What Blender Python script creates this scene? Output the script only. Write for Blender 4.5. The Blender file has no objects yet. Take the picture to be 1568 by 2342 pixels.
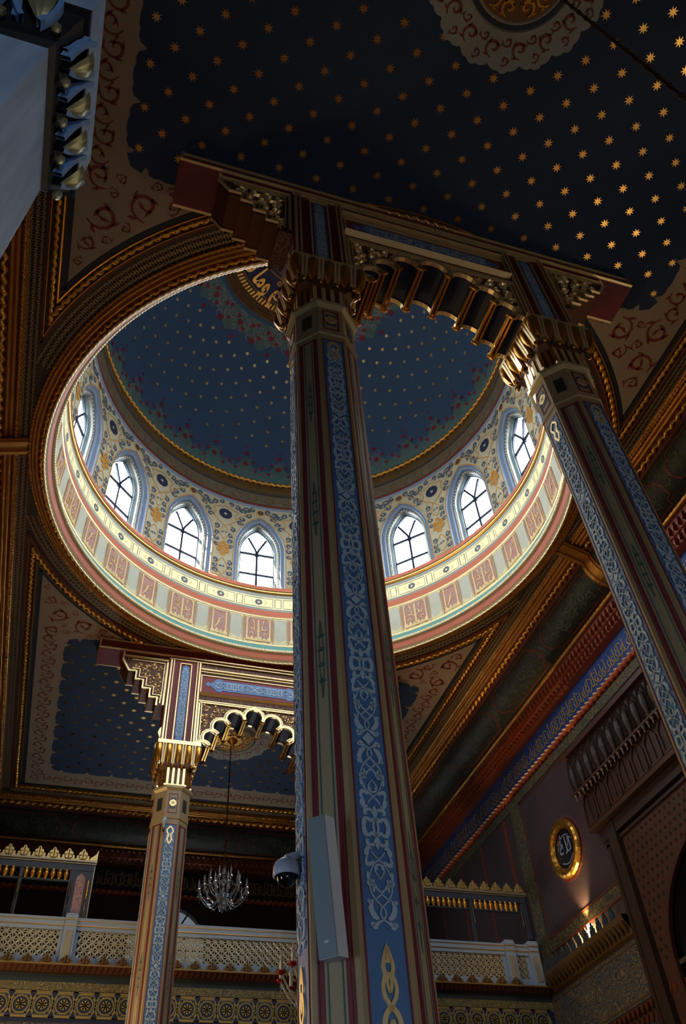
import bpy, bmesh, math, random
from mathutils import Vector, Matrix
from mathutils.geometry import tessellate_polygon
PI = math.pi
random.seed(7)
C = bpy.context.scene.collection
sc = bpy.context.scene

# ---------------------------------------------------------------- units: eye level is z=0 in the plan below; metres = plan * S, eye 1.6 m up
S, EYE = 1.3, 1.6
FLOOR = -EYE / S
def W(p): return Vector((S * p[0], S * p[1], S * p[2] + EYE))
def sin(a): return math.sin(a)
def cos(a): return math.cos(a)
def rad(a): return a * PI / 180

# ---------------------------------------------------------------- camera
cam_d = bpy.data.cameras.new('camera')
cam = bpy.data.objects.new('camera', cam_d)
C.objects.link(cam)
R3 = Matrix(((0.95463715, -0.18072696, -0.23665519), (-0.29267715, -0.71586899, -0.63393349), (-0.05484524, 0.67444003, -0.73628979)))
cam.matrix_world = Matrix.Translation(W((-2.680, -8.453, 0))) @ R3.to_4x4()
cam_d.sensor_fit = 'VERTICAL'
cam_d.sensor_height = 36.0
cam_d.lens = 1849.9 / 2342 * 36.0
cam_d.clip_start, cam_d.clip_end = 0.05, 300
sc.camera = cam

# ---------------------------------------------------------------- view, sky, sun, daylight
sc.view_settings.view_transform = 'Standard'
sc.view_settings.look = 'None'
sc.view_settings.gamma = 1
sc.view_settings.use_curve_mapping = False
sc.view_settings.exposure = 0.0
wd = bpy.data.worlds.new('sky'); sc.world = wd; wd.use_nodes = True
bg = wd.node_tree.nodes['Background']
bg.inputs[0].default_value = (0.88, 0.94, 1.0, 1)
bg.inputs[1].default_value = 30.0
sun_d = bpy.data.lights.new('sun', 'SUN'); sun = bpy.data.objects.new('sun', sun_d); C.objects.link(sun)
sun_d.energy = 130.0; sun_d.angle = rad(0.6); sun_d.color = (1.0, 0.86, 0.62)
SUN_AZ, SUN_EL = 162, 52
sv = Vector((cos(rad(SUN_AZ)) * cos(rad(SUN_EL)), sin(rad(SUN_AZ)) * cos(rad(SUN_EL)), sin(rad(SUN_EL))))
sun.rotation_euler = sv.to_track_quat('Z', 'Y').to_euler()
sun.location = W((0, 0, 24))
def area(name, p, d, w, h, e, col):
    l = bpy.data.lights.new(name, 'AREA'); l.shape = 'RECTANGLE'; l.size = w * S; l.size_y = h * S; l.energy = e; l.color = col
    o = bpy.data.objects.new(name, l); C.objects.link(o)
    o.location = W(p); o.rotation_euler = (-Vector(d)).to_track_quat('Z', 'Y').to_euler()
    return o
# unseen side and entrance windows; opaque glowing panes give glints and fill (see wall windows below)
DAY = (0.62, 0.80, 1.0); WARM = (1.0, 0.62, 0.28)
WALL_WIN = []      # (side, along, z0, z1, halfwidth)
for yy in (-7.2, -3.8): WALL_WIN.append(('right', yy, 2.6, 5.2, 0.34))
WALL_WIN.append(('left', -5.4, -0.6, 1.2, 0.55))
for yy in (0.6, 3.4): WALL_WIN.append(('left', yy, 1.3, 3.9, 0.48))
for xx in (-2.4, 1.2): WALL_WIN.append(('near', xx, -1.05, 0.25, 0.75))
def win_light(side, a):      # radiance and tint emitted by the opaque panes of the unseen windows
    if side == 'right': return 22.0, (1.0, 0.78, 0.50)
    if side == 'near': return 11.5, (0.84, 0.92, 1.0)
    return (11.0, DAY) if a < -3 else (30.0, (1.0, 0.66, 0.30))
# portals that guide the sky light through the sixteen windows of the dome
for k in range(16):
    a = rad(k * 22.5)
    o = area('portal', (4.62 * cos(a), 4.62 * sin(a), 12.85), (-cos(a), -sin(a), 0), 0.78, 2.25, 1, (1, 1, 1))
    o.data.cycles.is_portal = True

# ---------------------------------------------------------------- materials
def lin(c):
    return tuple((v / 12.92 if v <= 0.04045 else ((v + 0.055) / 1.055) ** 2.4) for v in c)
def hexc(h): return lin(tuple(int(h[i:i + 2], 16) / 255 for i in (0, 2, 4)))
MATS = {}
def mat(name, col, rough=0.6, metal=0.0, var=0.12, col2=None, scroll=None, scale=6.0, bump=0.0, spec=0.5, emit=None, width=0.13, dist=0.6):
    if name in MATS: return MATS[name]
    m = bpy.data.materials.new(name); m.use_nodes = True; nt = m.node_tree; N = nt.nodes; L = nt.links
    b = N['Principled BSDF']
    c = hexc(col)
    b.inputs['Roughness'].default_value = rough; b.inputs['Metallic'].default_value = metal
    b.inputs['Specular IOR Level'].default_value = spec
    tc = N.new('ShaderNodeTexCoord')
    no = N.new('ShaderNodeTexNoise'); no.inputs['Scale'].default_value = 3.1; no.inputs['Detail'].default_value = 4
    L.new(tc.outputs['Object'], no.inputs['Vector'])
    mr = N.new('ShaderNodeMapRange'); mr.inputs[3].default_value = 1 - var; mr.inputs[4].default_value = 1 + var
    L.new(no.outputs['Fac'], mr.inputs[0])
    mix = N.new('ShaderNodeMix'); mix.data_type = 'RGBA'; mix.blend_type = 'MULTIPLY'; mix.inputs[0].default_value = 1
    L.new(mr.outputs[0], mix.inputs[7])
    if col2:
        n2 = N.new('ShaderNodeTexNoise'); n2.inputs['Scale'].default_value = scale; n2.inputs['Detail'].default_value = 0.6; n2.inputs['Distortion'].default_value = dist
        L.new(tc.outputs['Object'], n2.inputs['Vector'])
        k = N.new('ShaderNodeMath'); k.operation = 'MULTIPLY'; k.inputs[1].default_value = 7.0; L.new(n2.outputs['Fac'], k.inputs[0])
        f = N.new('ShaderNodeMath'); f.operation = 'FRACT'; L.new(k.outputs[0], f.inputs[0])
        s = N.new('ShaderNodeMath'); s.operation = 'SUBTRACT'; s.inputs[1].default_value = 0.5; L.new(f.outputs[0], s.inputs[0])
        ab = N.new('ShaderNodeMath'); ab.operation = 'ABSOLUTE'; L.new(s.outputs[0], ab.inputs[0])
        cr = N.new('ShaderNodeMapRange'); cr.interpolation_type = 'SMOOTHSTEP'
        cr.inputs[1].default_value = width; cr.inputs[2].default_value = width + 0.10; cr.inputs[3].default_value = 1; cr.inputs[4].default_value = 0
        L.new(ab.outputs[0], cr.inputs[0])
        mc = N.new('ShaderNodeMix'); mc.data_type = 'RGBA'
        L.new(cr.outputs[0], mc.inputs[0]); mc.inputs[6].default_value = (*c, 1); mc.inputs[7].default_value = (*hexc(col2), 1)
        L.new(mc.outputs[2], mix.inputs[6])
    else:
        mix.inputs[6].default_value = (*c, 1)
    L.new(mix.outputs[2], b.inputs['Base Color'])
    if bump:
        n3 = N.new('ShaderNodeTexNoise'); n3.inputs['Scale'].default_value = 22; L.new(tc.outputs['Object'], n3.inputs['Vector'])
        bp = N.new('ShaderNodeBump'); bp.inputs['Strength'].default_value = bump; bp.inputs['Distance'].default_value = 0.02
        L.new(n3.outputs['Fac'], bp.inputs['Height']); L.new(bp.outputs[0], b.inputs['Normal'])
    if emit:
        b.inputs['Emission Color'].default_value = (*hexc(emit[0]), 1); b.inputs['Emission Strength'].default_value = emit[1]
    MATS[name] = m
    return m
GOLD = mat('gilding', 'd9a047', 0.34, 0.92, 0.25, bump=0.15)
GOLDP = mat('gold_leaf_flat', 'e6b668', 0.30, 0.95, 0.2)
GOLDC = mat('pale_gilding', 'f2d8a0', 0.38, 0.68, 0.15)
GOLDO = mat('old_orange_gilding', 'b8803a', 0.42, 0.8, 0.3, bump=0.2)
REDLINE = mat('red_brown_paint', '5c2412', 0.6)
MAROON = mat('maroon_paint', '6a2226', 0.6)
DMAROON = mat('dark_maroon_carving', '4a1c1a', 0.6, col2='6a4a28', scale=5)
NAVY = mat('navy_paint', '141c2c', 0.6)
CEILBLUE = mat('night_blue_ceiling', '1b2f4c', 0.75, 0, 0.15)
TAN = mat('tan_plaster', '94826a', 0.7)
REDSCROLL = mat('red_scroll_paint', '742a1a', 0.65)
LATTICE = mat('tan_lattice_ground', '3a2c1c', 0.6)
LATTICEL = mat('tan_lattice_strap', '8a7350', 0.55)
SALMON = mat('salmon_paint', 'b4654a', 0.6)
CREAM = mat('cream_plaster', 'f6e6b0', 0.65)
FRIEZE = mat('grey_gold_frieze', 'cdc394', 0.6)
FRGREY = mat('grey_blue_panel', 'a9aea6', 0.6, col2='b8a878', scale=14, width=0.08)
FRRED = mat('rose_panel', 'ac6e54', 0.6, col2='94909a', scale=12, width=0.12)
TEALP = mat('teal_paint', '5f9a98', 0.6)
DOMEBLUE = mat('dome_blue', '3e608e', 0.8, 0, 0.1)
DOMEGREEN = mat('dome_green', '487f7c', 0.8, 0, 0.12, col2='7c6a86', scale=4.2, width=0.07)
DOMERED = mat('dome_red_flower', '8a2038', 0.7)
DOMEMAUVE = mat('dome_mauve_line', '8e89a2', 0.7)
DOMESTAR = mat('dome_star_gold', 'e6d49c', 0.34, 0.6, 0.1)
CROWNG = mat('crown_bright_gold', 'ffc868', 0.36, 0.55, 0.1)
BROWNB = mat('brown_patterned_band', '5c4630', 0.6, col2='4a5a50', scale=5, width=0.12)
WCREAM = mat('window_wall_cream', '9a9278', 0.65)
SLATE = mat('slate_blue_line', '3a4652', 0.6)
OCHRE = mat('ochre_line', 'a87838', 0.5, 0.2)
BLUEGREY = mat('blue_grey_reveal', '606f82', 0.6)
BLUEGREY2 = mat('darker_blue_grey_reveal', '4c5a6a', 0.6)
IRON = mat('window_iron', '20283a', 0.5, 0.4)
COLTAN = mat('column_tan', '94805f', 0.55, 0, 0.08)
COLGREEN = mat('column_green_grey', '94876a', 0.55, 0, 0.08)
COLMAR = mat('column_maroon', '6a2230', 0.5)
COLTEAL = mat('column_teal_line', '3f5a58', 0.5)
COLBLUE = mat('column_blue', '4870a2', 0.5, 0, 0.12)
ARAB = mat('pale_blue_arabesque', '9fb4c6', 0.5, 0, 0.08)
CARTB = mat('cartouche_blue', '5d82b4', 0.5, 0, 0.1)
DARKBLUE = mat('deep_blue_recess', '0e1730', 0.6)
COVE = mat('dark_green_cove', '161c16', 0.6, col2='34341f', scale=3.0, width=0.08)
BLUEBAND = mat('ultramarine_band', '10306e', 0.55)
REDCARVE = mat('red_carved_frieze', '743016', 0.55, 0.1)
REDROPE = mat('red_twist', 'a4431e', 0.5)
WHITEPT = mat('white_paint', 'e8e0cc', 0.5)
WALLP = mat('purple_brown_wall', '2e2026', 0.75, col2='36262c', scale=5)
WALLG = mat('dark_green_gold_wall', '2c3026', 0.7, col2='5c4c2c', scale=4)
WALLB = mat('blue_gold_wall_pattern', '28323e', 0.7, col2='6a5836', scale=6)
WOOD = mat('dark_carved_wood', '22120a', 0.55, col2='301a0c', scale=4)
WOODO = mat('orange_brown_wood', '3a1c0c', 0.5)
BLACK = mat('black_shadowed_room', '0a0808', 0.9)
RAILW = mat('pale_blue_white_rail', '8c9cb0', 0.55)
RAILD = mat('navy_grey_screen_frame', '303848', 0.55)
RAILMAR = mat('rose_patterned_panel', '8c626a', 0.6, col2='a88a84', scale=8)
CREST = mat('pale_gold_cresting', 'c0a870', 0.4, 0.75, 0.2)
BRONZE = mat('brown_gold_cresting', '6e5434', 0.5, 0.6, 0.2)
CARPET = mat('red_carpet', '561c10', 0.95, 0, 0.2, col2='6a3a20', scale=2)
FRBLUE = mat('rosette_navy', '121c3c', 0.6)
FRGOLD = mat('rosette_gold', 'a08c54', 0.5, 0.4)
MARBLE = mat('blue_grey_marble', '8aa2c2', 0.55, 0, 0.45)
SPKG = mat('speaker_grille_grey', '6c7a80', 0.6)
SPKW = mat('speaker_white_case', 'a8b4c4', 0.5)
CAMW = mat('camera_housing', '9aa4b8', 0.4)
CAMB = mat('camera_dome_black', '060810', 0.08)
CRYSTAL = mat('crystal', 'eef2f8', 0.05, 0.0, 0.02)
CRYSTAL.node_tree.nodes['Principled BSDF'].inputs['Transmission Weight'].default_value = 0.92
BRASS = mat('aged_brass', '5a4628', 0.35, 0.9)
RUBY = mat('ruby_glass', '6a1010', 0.15)
CANDLE = mat('frosted_candle_glass', 'c4ccd8', 0.2)
CANDLE.node_tree.nodes['Principled BSDF'].inputs['Transmission Weight'].default_value = 0.6
GLOW = mat('lamp_glow', 'ffe0a0', 0.5, emit=('ffcf80', 60))
# streaked marble
def streak(m, axis=(6, 6, 0.7)):
    nt = m.node_tree; N = nt.nodes; L = nt.links
    mp = N.new('ShaderNodeMapping'); mp.inputs['Scale'].default_value = axis
    tc = [n for n in N if n.type == 'TEX_COORD'][0]; no = [n for n in N if n.type == 'TEX_NOISE'][0]
    L.new(tc.outputs['Object'], mp.inputs[0]); L.new(mp.outputs[0], no.inputs['Vector'])
streak(MARBLE)
def glass_mat():
    m = bpy.data.materials.new('window_glass'); m.use_nodes = True; nt = m.node_tree; nt.nodes.clear()
    o = nt.nodes.new('ShaderNodeOutputMaterial'); mx = nt.nodes.new('ShaderNodeMixShader'); t = nt.nodes.new('ShaderNodeBsdfTransparent')
    g = nt.nodes.new('ShaderNodeBsdfGlossy'); g.inputs['Roughness'].default_value = 0.05
    t.inputs[0].default_value = (0.93, 0.97, 1, 1); mx.inputs[0].default_value = 0.05
    nt.links.new(t.outputs[0], mx.inputs[1]); nt.links.new(g.outputs[0], mx.inputs[2]); nt.links.new(mx.outputs[0], o.inputs[0])
    return m
GLASS = glass_mat()

# ---------------------------------------------------------------- mesh building helpers
class MB:
    def __init__(s): s.v = []; s.f = []; s.sm = False
    def add(s, vs, fs):
        n = len(s.v); s.v.extend([tuple(q) for q in vs]); s.f.extend([tuple(i + n for i in q) for q in fs])
    def quad(s, a, b, c, d): s.add([a, b, c, d], [(0, 1, 2, 3)])
    def box(s, x0, x1, y0, y1, z0, z1):
        v = [(x, y, z) for z in (z0, z1) for y in (y0, y1) for x in (x0, x1)]
        s.add(v, [(0, 1, 3, 2), (4, 5, 7, 6), (0, 1, 5, 4), (2, 3, 7, 6), (0, 2, 6, 4), (1, 3, 7, 5)])
    def grid(s, rows, closed_u=False, closed_v=False, caps=False):
        n = len(s.v); nu = len(rows); nv = len(rows[0])
        for r in rows: s.v.extend([tuple(q) for q in r])
        for i in range(nu if closed_u else nu - 1):
            for j in range(nv if closed_v else nv - 1):
                a, b = i, (i + 1) % nu; c, d = j, (j + 1) % nv
                s.f.append((n + a * nv + c, n + a * nv + d, n + b * nv + d, n + b * nv + c))
        if caps:
            s.f.append(tuple(n + j for j in range(nv))); s.f.append(tuple(n + (nu - 1) * nv + j for j in range(nv)))
    def build(s, name, m, parent=None, origin=None, smooth=False):
        global _cnt
        if parent is not None: o0 = Vector(parent['_o'])
        elif origin is not None: o0 = W(origin)
        else:
            xs = [q[0] for q in s.v]; ys = [q[1] for q in s.v]; zs = [q[2] for q in s.v]
            o0 = W(((min(xs) + max(xs)) / 2, (min(ys) + max(ys)) / 2, min(zs)))
        me = bpy.data.meshes.new(name)
        me.from_pydata([tuple(W(q) - o0) for q in s.v], [], s.f)
        me.materials.append(m)
        if smooth: me.polygons.foreach_set('use_smooth', [True] * len(me.polygons))
        me.update()
        bm = bmesh.new(); bm.from_mesh(me); bmesh.ops.recalc_face_normals(bm, faces=bm.faces); bm.to_mesh(me); bm.free()
        o = bpy.data.objects.new(name, me); C.objects.link(o)
        o['_o'] = tuple(o0)
        if parent is None: o.location = o0
        else: o.parent = parent
        return o
def tag(o, label=None, cat=None, group=None, kind=None):
    if label: o['label'] = label
    if cat: o['category'] = cat
    if group: o['group'] = group
    if kind: o['kind'] = kind
    return o
def root(name, loc, label=None, cat=None, group=None, kind=None):
    o = bpy.data.objects.new(name, None); C.objects.link(o); o.location = W(loc); o['_o'] = tuple(o.location)
    o.empty_display_size = 0.2
    return tag(o, label, cat, group, kind)
def copy_tree(o, loc=None, rz=None, label=None, parent=None):
    c = o.copy(); C.objects.link(c)
    if parent is not None: c.parent = parent
    if loc is not None: c.location = W(loc); c['_o'] = tuple(c.location)
    if rz is not None: c.rotation_euler = (0, 0, rz)
    if label: c['label'] = label
    for ch in list(o.children): copy_tree(ch, parent=c)
    return c
def ident(u, v, h): return (u, v, h)
def catmull(P, n=5, closed=False):
    out = []; N = len(P)
    rng = range(N) if closed else range(N - 1)
    for i in rng:
        g = (lambda k: P[k % N]) if closed else (lambda k: P[max(0, min(N - 1, k))])
        p0, p1, p2, p3 = g(i - 1), g(i), g(i + 1), g(i + 2)
        for k in range(n):
            t = k / n
            out.append(tuple(0.5 * (2 * b + (c - a) * t + (2 * a - 5 * b + 4 * c - d) * t * t + (3 * b - a - 3 * c + d) * t ** 3) for a, b, c, d in zip(p0, p1, p2, p3)))
    if not closed: out.append(tuple(P[-1]))
    return out
def stroke(mb, F, pts, w, h, h0=None, ridge=False, closed=False):
    """ribbon along a 2-D polyline; w is a number, a list or a function of t"""
    n = len(pts); rows = []
    for i, p in enumerate(pts):
        a = pts[(i - 1) % n] if closed else pts[max(0, i - 1)]; b = pts[(i + 1) % n] if closed else pts[min(n - 1, i + 1)]
        dx, dy = b[0] - a[0], b[1] - a[1]; L = math.hypot(dx, dy) or 1e-9; nx, ny = -dy / L, dx / L
        t = i / max(1, n - 1)
        ww = (w(t) if callable(w) else (p[2] if len(p) > 2 and w is None else (w[i] if isinstance(w, (list, tuple)) else w))) / 2
        l = (p[0] + nx * ww, p[1] + ny * ww); r = (p[0] - nx * ww, p[1] - ny * ww)
        if h0 is None: rows.append([F(l[0], l[1], h), F(r[0], r[1], h)])
        elif ridge: rows.append([F(l[0], l[1], h0), F(p[0], p[1], h), F(r[0], r[1], h0)])
        else: rows.append([F(l[0], l[1], h0), F(l[0], l[1], h), F(r[0], r[1], h), F(r[0], r[1], h0)])
    mb.grid(rows, closed_u=closed)
def poly(mb, F, pts, h, h0=None):
    n = len(pts); tris = tessellate_polygon([[Vector((p[0], p[1], 0)) for p in pts]])
    mb.add([F(p[0], p[1], h) for p in pts], [tuple(t) for t in tris])
    if h0 is not None:
        k = len(mb.v); mb.v.extend([tuple(F(p[0], p[1], h)) for p in pts] + [tuple(F(p[0], p[1], h0)) for p in pts])
        for i in range(n): mb.f.append((k + i, k + (i + 1) % n, k + n + (i + 1) % n, k + n + i))
def disc(mb, F, x, y, r, h, n=10, h0=None, ry=None): poly(mb, F, [(x + r * cos(2 * PI * k / n), y + (ry or r) * sin(2 * PI * k / n)) for k in range(n)], h, h0)
def ringp(mb, F, x, y, r, w, h, n=20, h0=None, ridge=False):
    stroke(mb, F, [(x + r * cos(2 * PI * k / n), y + r * sin(2 * PI * k / n)) for k in range(n)], w, h, h0, ridge, closed=True)
def rect(mb, F, u0, u1, v0, v1, h, h0=None, nu=1):
    for k in range(nu):
        a, b = u0 + (u1 - u0) * k / nu, u0 + (u1 - u0) * (k + 1) / nu
        if h0 is None: mb.quad(F(a, v0, h), F(b, v0, h), F(b, v1, h), F(a, v1, h))
        else: poly(mb, F, [(a, v0), (b, v0), (b, v1), (a, v1)], h, h0)
def spiral(cx, cy, r, a0, turns, d=1, n=14, w0=0.16):
    """points with width, from the outer end to the curled centre"""
    out = []
    for k in range(n + 1):
        t = k / n; rr = r * (1 - 0.86 * t ** 0.9); a = a0 + d * turns * 2 * PI * t
        out.append((cx + rr * cos(a), cy + rr * sin(a), r * (w0 * (0.5 + 0.9 * sin(PI * min(1, t * 1.05))))))
    return out
def leaf(mb, F, x, y, a, L, wd, h, h0=None, bend=0.3):
    pts = []
    for k in range(7):
        t = k / 6; c = bend * sin(t * PI * 0.5) * t * L; ww = wd * sin(PI * min(1, t ** 0.75)) * (1 - 0.25 * t)
        px, py = t * L, c
        pts.append((px, py, ww))
    up = [(p[0], p[1] + p[2] / 2) for p in pts]; dn = [(p[0], p[1] - p[2] / 2) for p in pts[1:-1]][::-1]
    P = [(x + cos(a) * q[0] - sin(a) * q[1], y + sin(a) * q[0] + cos(a) * q[1]) for q in up + dn]
    poly(mb, F, P, h, h0)
def scroll(mb, F, x, y, r, a, d, h, h0=None, leaves=3, ridge=False, w0=0.16):
    sp = spiral(x, y, r, a, 1.15, d, 14, w0); stroke(mb, F, sp, None, h, h0, ridge)
    for k in range(leaves):
        i = 1 + k * 3; px, py, _ = sp[i]; aa = math.atan2(py - y, px - x) + d * (0.7 + 0.25 * k)
        leaf(mb, F, px, py, aa, r * 0.55, r * 0.26, h, h0, bend=0.35 * d)
def petals(mb, F, x, y, r, n, h, h0=None, wf=0.5, r0=0.25, a0=0.0):
    for k in range(n):
        a = a0 + 2 * PI * k / n; b = r * wf * PI / n * 1.6
        P = []
        for (t, w) in ((r0, 0.25), (0.55, 0.8), (0.8, 1.0), (0.95, 0.7), (1.0, 0.0), (0.95, -0.7), (0.8, -1.0), (0.55, -0.8), (r0, -0.25)):
            P.append((x + cos(a) * r * t - sin(a) * b * w, y + sin(a) * r * t + cos(a) * b * w))
        poly(mb, F, P, h, h0)
def tube(mb, pts, r, n=6, closed=False, caps=True):
    P = [Vector(p) for p in pts]; rows = []; m = len(P); up = None
    for i, p in enumerate(P):
        a = P[(i - 1) % m] if closed else P[max(0, i - 1)]; b = P[(i + 1) % m] if closed else P[min(m - 1, i + 1)]
        t = (b - a).normalized()
        if up is None: up = Vector((0, 0, 1)) if abs(t.z) < 0.9 else Vector((1, 0, 0))
        s1 = t.cross(up).normalized(); s2 = s1.cross(t).normalized(); up = s2
        rr = r(i / max(1, m - 1)) if callable(r) else (r[i] if isinstance(r, (list, tuple)) else r)
        rows.append([p + s1 * rr * cos(2 * PI * k / n) + s2 * rr * sin(2 * PI * k / n) for k in range(n)])
    mb.grid(rows, closed_u=closed, closed_v=True, caps=(caps and not closed))
def lathe(mb, prof, cx=0, cy=0, n=16, a0=0, a1=2 * PI):
    full = abs(a1 - a0 - 2 * PI) < 1e-6
    k = n if full else n + 1
    rows = [[(cx + r * cos(a0 + (a1 - a0) * i / n), cy + r * sin(a0 + (a1 - a0) * i / n), z) for (r, z) in prof] for i in range(k)]
    mb.grid(rows, closed_u=full)
def rope(mb, path, r, pitch, depth=0.28, lobes=3, ns=9, step=7, closed=False):
    """twisted cord moulding; path(s) -> (point, side vector, out vector), s in length 0..L"""
    fn, L = path; k = max(1, int(round(L / pitch))); n = k * step; rows = []
    m = n if closed else n + 1
    for i in range(m):
        s = L * i / n; p, a, b = fn(s); ph = 2 * PI * s * k / L / 1.0
        row = []
        for j in range(ns):
            t = 2 * PI * j / ns; rr = r * (1 - depth * (0.5 + 0.5 * cos(t * 1.0 - ph)) ** 1.5)
            row.append((p[0] + (a[0] * cos(t) + b[0] * sin(t)) * rr, p[1] + (a[1] * cos(t) + b[1] * sin(t)) * rr, p[2] + (a[2] * cos(t) + b[2] * sin(t)) * rr))
        rows.append(row)
    mb.grid(rows, closed_u=closed, closed_v=True)
def circ_path(R, z, a0=0, a1=2 * PI):
    def fn(s):
        a = a0 + s / R; return (R * cos(a), R * sin(a), z), (cos(a), sin(a), 0), (0, 0, -1)
    return fn, R * (a1 - a0)
def line_path(p, q, out=(0, 0, -1)):
    p, q = Vector(p), Vector(q); d = (q - p); L = d.length; d.normalize(); o = Vector(out); a = d.cross(o).normalized(); b = a.cross(d).normalized()
    def fn(s): return p + d * s, a, b
    return fn, L
def bead_line(mb, path, pitch, r, stretch=1.0, tilt=0.0, n=6, m=4):
    """row of slanted ovals (guilloche of egg shapes) along a path"""
    fn, L = path; k = max(1, int(round(L / pitch)))
    for i in range(k):
        s = L * (i + 0.5) / k; p, a, b = fn(s); q, _, _ = fn(min(L, s + 1e-3)); q0, _, _ = fn(max(0, s - 1e-3))
        t = (Vector(q) - Vector(q0)).normalized(); a = Vector(a); b = Vector(b)
        e1 = (a * cos(tilt) + t * sin(tilt)); e2 = (t * cos(tilt) - a * sin(tilt))
        rows = []
        for u in range(m + 1):
            th = PI * u / m - PI / 2
            rows.append([Vector(p) + e1 * (r * stretch * sin(th)) + e2 * (r * cos(th) * cos(2 * PI * w / n)) + b * (r * cos(th) * sin(2 * PI * w / n)) for w in range(n)])
        mb.grid(rows, closed_v=True)
def strip(mb, prof, p, q, axis):
    """sweep a profile of (offset, z) between two ends along x or y; offset is measured outward"""
    rows = []
    for e in (p, q):
        rows.append([(o, e, z) if axis == 'y' else (e, o, z) for (o, z) in prof])
    mb.grid(rows)
def text_mesh(body, size, bold=0.0):
    c = bpy.data.curves.new('lettering', 'FONT'); c.body = body; c.size = size; c.align_x = 'CENTER'; c.resolution_u = 2; c.offset = bold
    o = bpy.data.objects.new('lettering', c); C.objects.link(o); bpy.context.view_layer.update()
    m = bpy.data.meshes.new_from_object(o.evaluated_get(bpy.context.evaluated_depsgraph_get()))
    vs = [(v.co.x, v.co.y) for v in m.vertices]; fs = [tuple(f.vertices) for f in m.polygons]
    bpy.data.objects.remove(o); bpy.data.curves.remove(c); bpy.data.meshes.remove(m)
    return vs, fs
def put_text(mb, F, body, size, h, h0=None):
    vs, fs = text_mesh(body, size)
    mb.add([F(x, y, h) for x, y in vs], fs)
    if h0 is not None: mb.add([F(x, y, h0) for x, y in vs], fs)

# ================================================================ SETTING
WX, WY, GY = 5.86, 11.81, 5.84      # side walls, end walls, gallery front (plan units)
def Fceil(z=10.0): return lambda u, v, h: (u, v, z - h)
def Fcyl(R): return lambda u, v, h: ((R - h) * cos(u / R), (R - h) * sin(u / R), v)
RD, ZD = 4.34, 15.40
def Fdome(x, y, h):
    q = max(0.0, (RD - h) ** 2 - x * x - y * y); return (x, y, ZD + math.sqrt(q))

# ---- floor
m = MB(); m.box(-WX - 1.6, WX + 1.6, -WY - 0.3, WY + 0.3, FLOOR - 0.15, FLOOR)
tag(m.build('floor', CARPET), 'red patterned carpet floor of the prayer hall', 'floor', kind='structure')

# ---- flat ceiling with its painted panels
CE = root('ceiling', (0, 0, 10), 'flat ceiling with star panels around the dome opening', 'ceiling', kind='structure')
m = MB(); n = 96; rows = []
for i in range(n + 1):
    a = 2 * PI * i / n; k = 5.3 / max(abs(cos(a)), abs(sin(a)))
    rows.append([(4.46 * cos(a), 4.46 * sin(a), 10), (k * cos(a) if abs(cos(a)) * k < 4.7 else 4.7 * (1 if cos(a) > 0 else -1), k * sin(a), 10)])
m.grid(rows)
for s in (-1, 1): m.quad((-4.7, s * 5.3, 10), (4.7, s * 5.3, 10), (4.7, s * 10.65, 10), (-4.7, s * 10.65, 10))
m.build('soffit', LATTICE, CE)
# roof slab behind everything so no light leaks
m = MB(); rows = []
for i in range(n + 1):
    a = 2 * PI * i / n; rows.append([(4.22 * cos(a), 4.22 * sin(a), 10.35), (18 * cos(a), 18 * sin(a), 10.35)])
m.grid(rows); m.build('roof_slab', BLACK, CE)
# interlaced tan straps on the lattice bands
m = MB(); FC = Fceil()
def strands(mb, F, L0, L1, c, amp, per, w, ok=None, h=0.006):
    n = int(round((L1 - L0) / per)) * 6
    for ph in (0, 2 * PI / 3, 4 * PI / 3):
        seg = []
        for i in range(n + 1):
            u = L0 + (L1 - L0) * i / n; v = c + amp * sin(2 * PI * (u - L0) / per + ph)
            if ok is None or ok(u): seg.append((u, v))
            else:
                if len(seg) > 2: stroke(mb, F, seg, w, h)
                seg = []
        if len(seg) > 2: stroke(mb, F, seg, w, h)
for s in (-1, 1):
    strands(m, lambda u, v, h, s=s: (s * v, u, 10 - h), -10.4, 10.4, 4.565, 0.085, 0.22, 0.026)
    strands(m, lambda u, v, h, s=s: (u, s * v, 10 - h), -4.45, 4.45, 10.45, 0.085, 0.22, 0.026)
Fpol = lambda u, v, h: (v * cos(u / 4.63), v * sin(u / 4.63), 10 - h)
strands(m, Fpol, 0, 2 * PI * 4.63, 4.635, 0.10, 0.2424, 0.028, ok=lambda u: abs(4.63 * cos(u / 4.63)) < 4.4)
m.build('lattice_straps', LATTICEL, CE)

def arc_deg(R, xlim):    # angle ranges of a circle of radius R that stay within |x| < xlim
    a = math.acos(min(1, xlim / R)); return [(a, PI - a), (PI + a, 2 * PI - a)]
# border lines of the star panels
def border(name, mt, dx, dr, w, h, h0=0.0):
    mb = MB(); X = 4.33 - dx; Rr = 4.892 + dr; Y = 10.283 - dx; yt = math.sqrt(Rr * Rr - X * X)
    for sg in (-1, 1):
        pts = [(X, sg * yt), (X, sg * Y), (-X, sg * Y), (-X, sg * yt)]
        for a, b in zip(pts, pts[1:]):
            ux, uy = (b[0] - a[0]), (b[1] - a[1]); L = math.hypot(ux, uy); ux, uy = ux / L * w / 2, uy / L * w / 2
            stroke(mb, FC, [(a[0] - ux, a[1] - uy), (b[0] + ux, b[1] + uy)], w, h, h0)
    for a0, a1 in arc_deg(Rr, X):
        stroke(mb, FC, [(Rr * cos(a0 + (a1 - a0) * i / 60), Rr * sin(a0 + (a1 - a0) * i / 60)) for i in range(61)], w, h, h0)
    mb.build(name, mt, CE)
border('gold_line', GOLD, 0.075, 0.062, 0.018, 0.03)
border('dark_line', NAVY, 0.145, 0.115, 0.05, 0.012)
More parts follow.
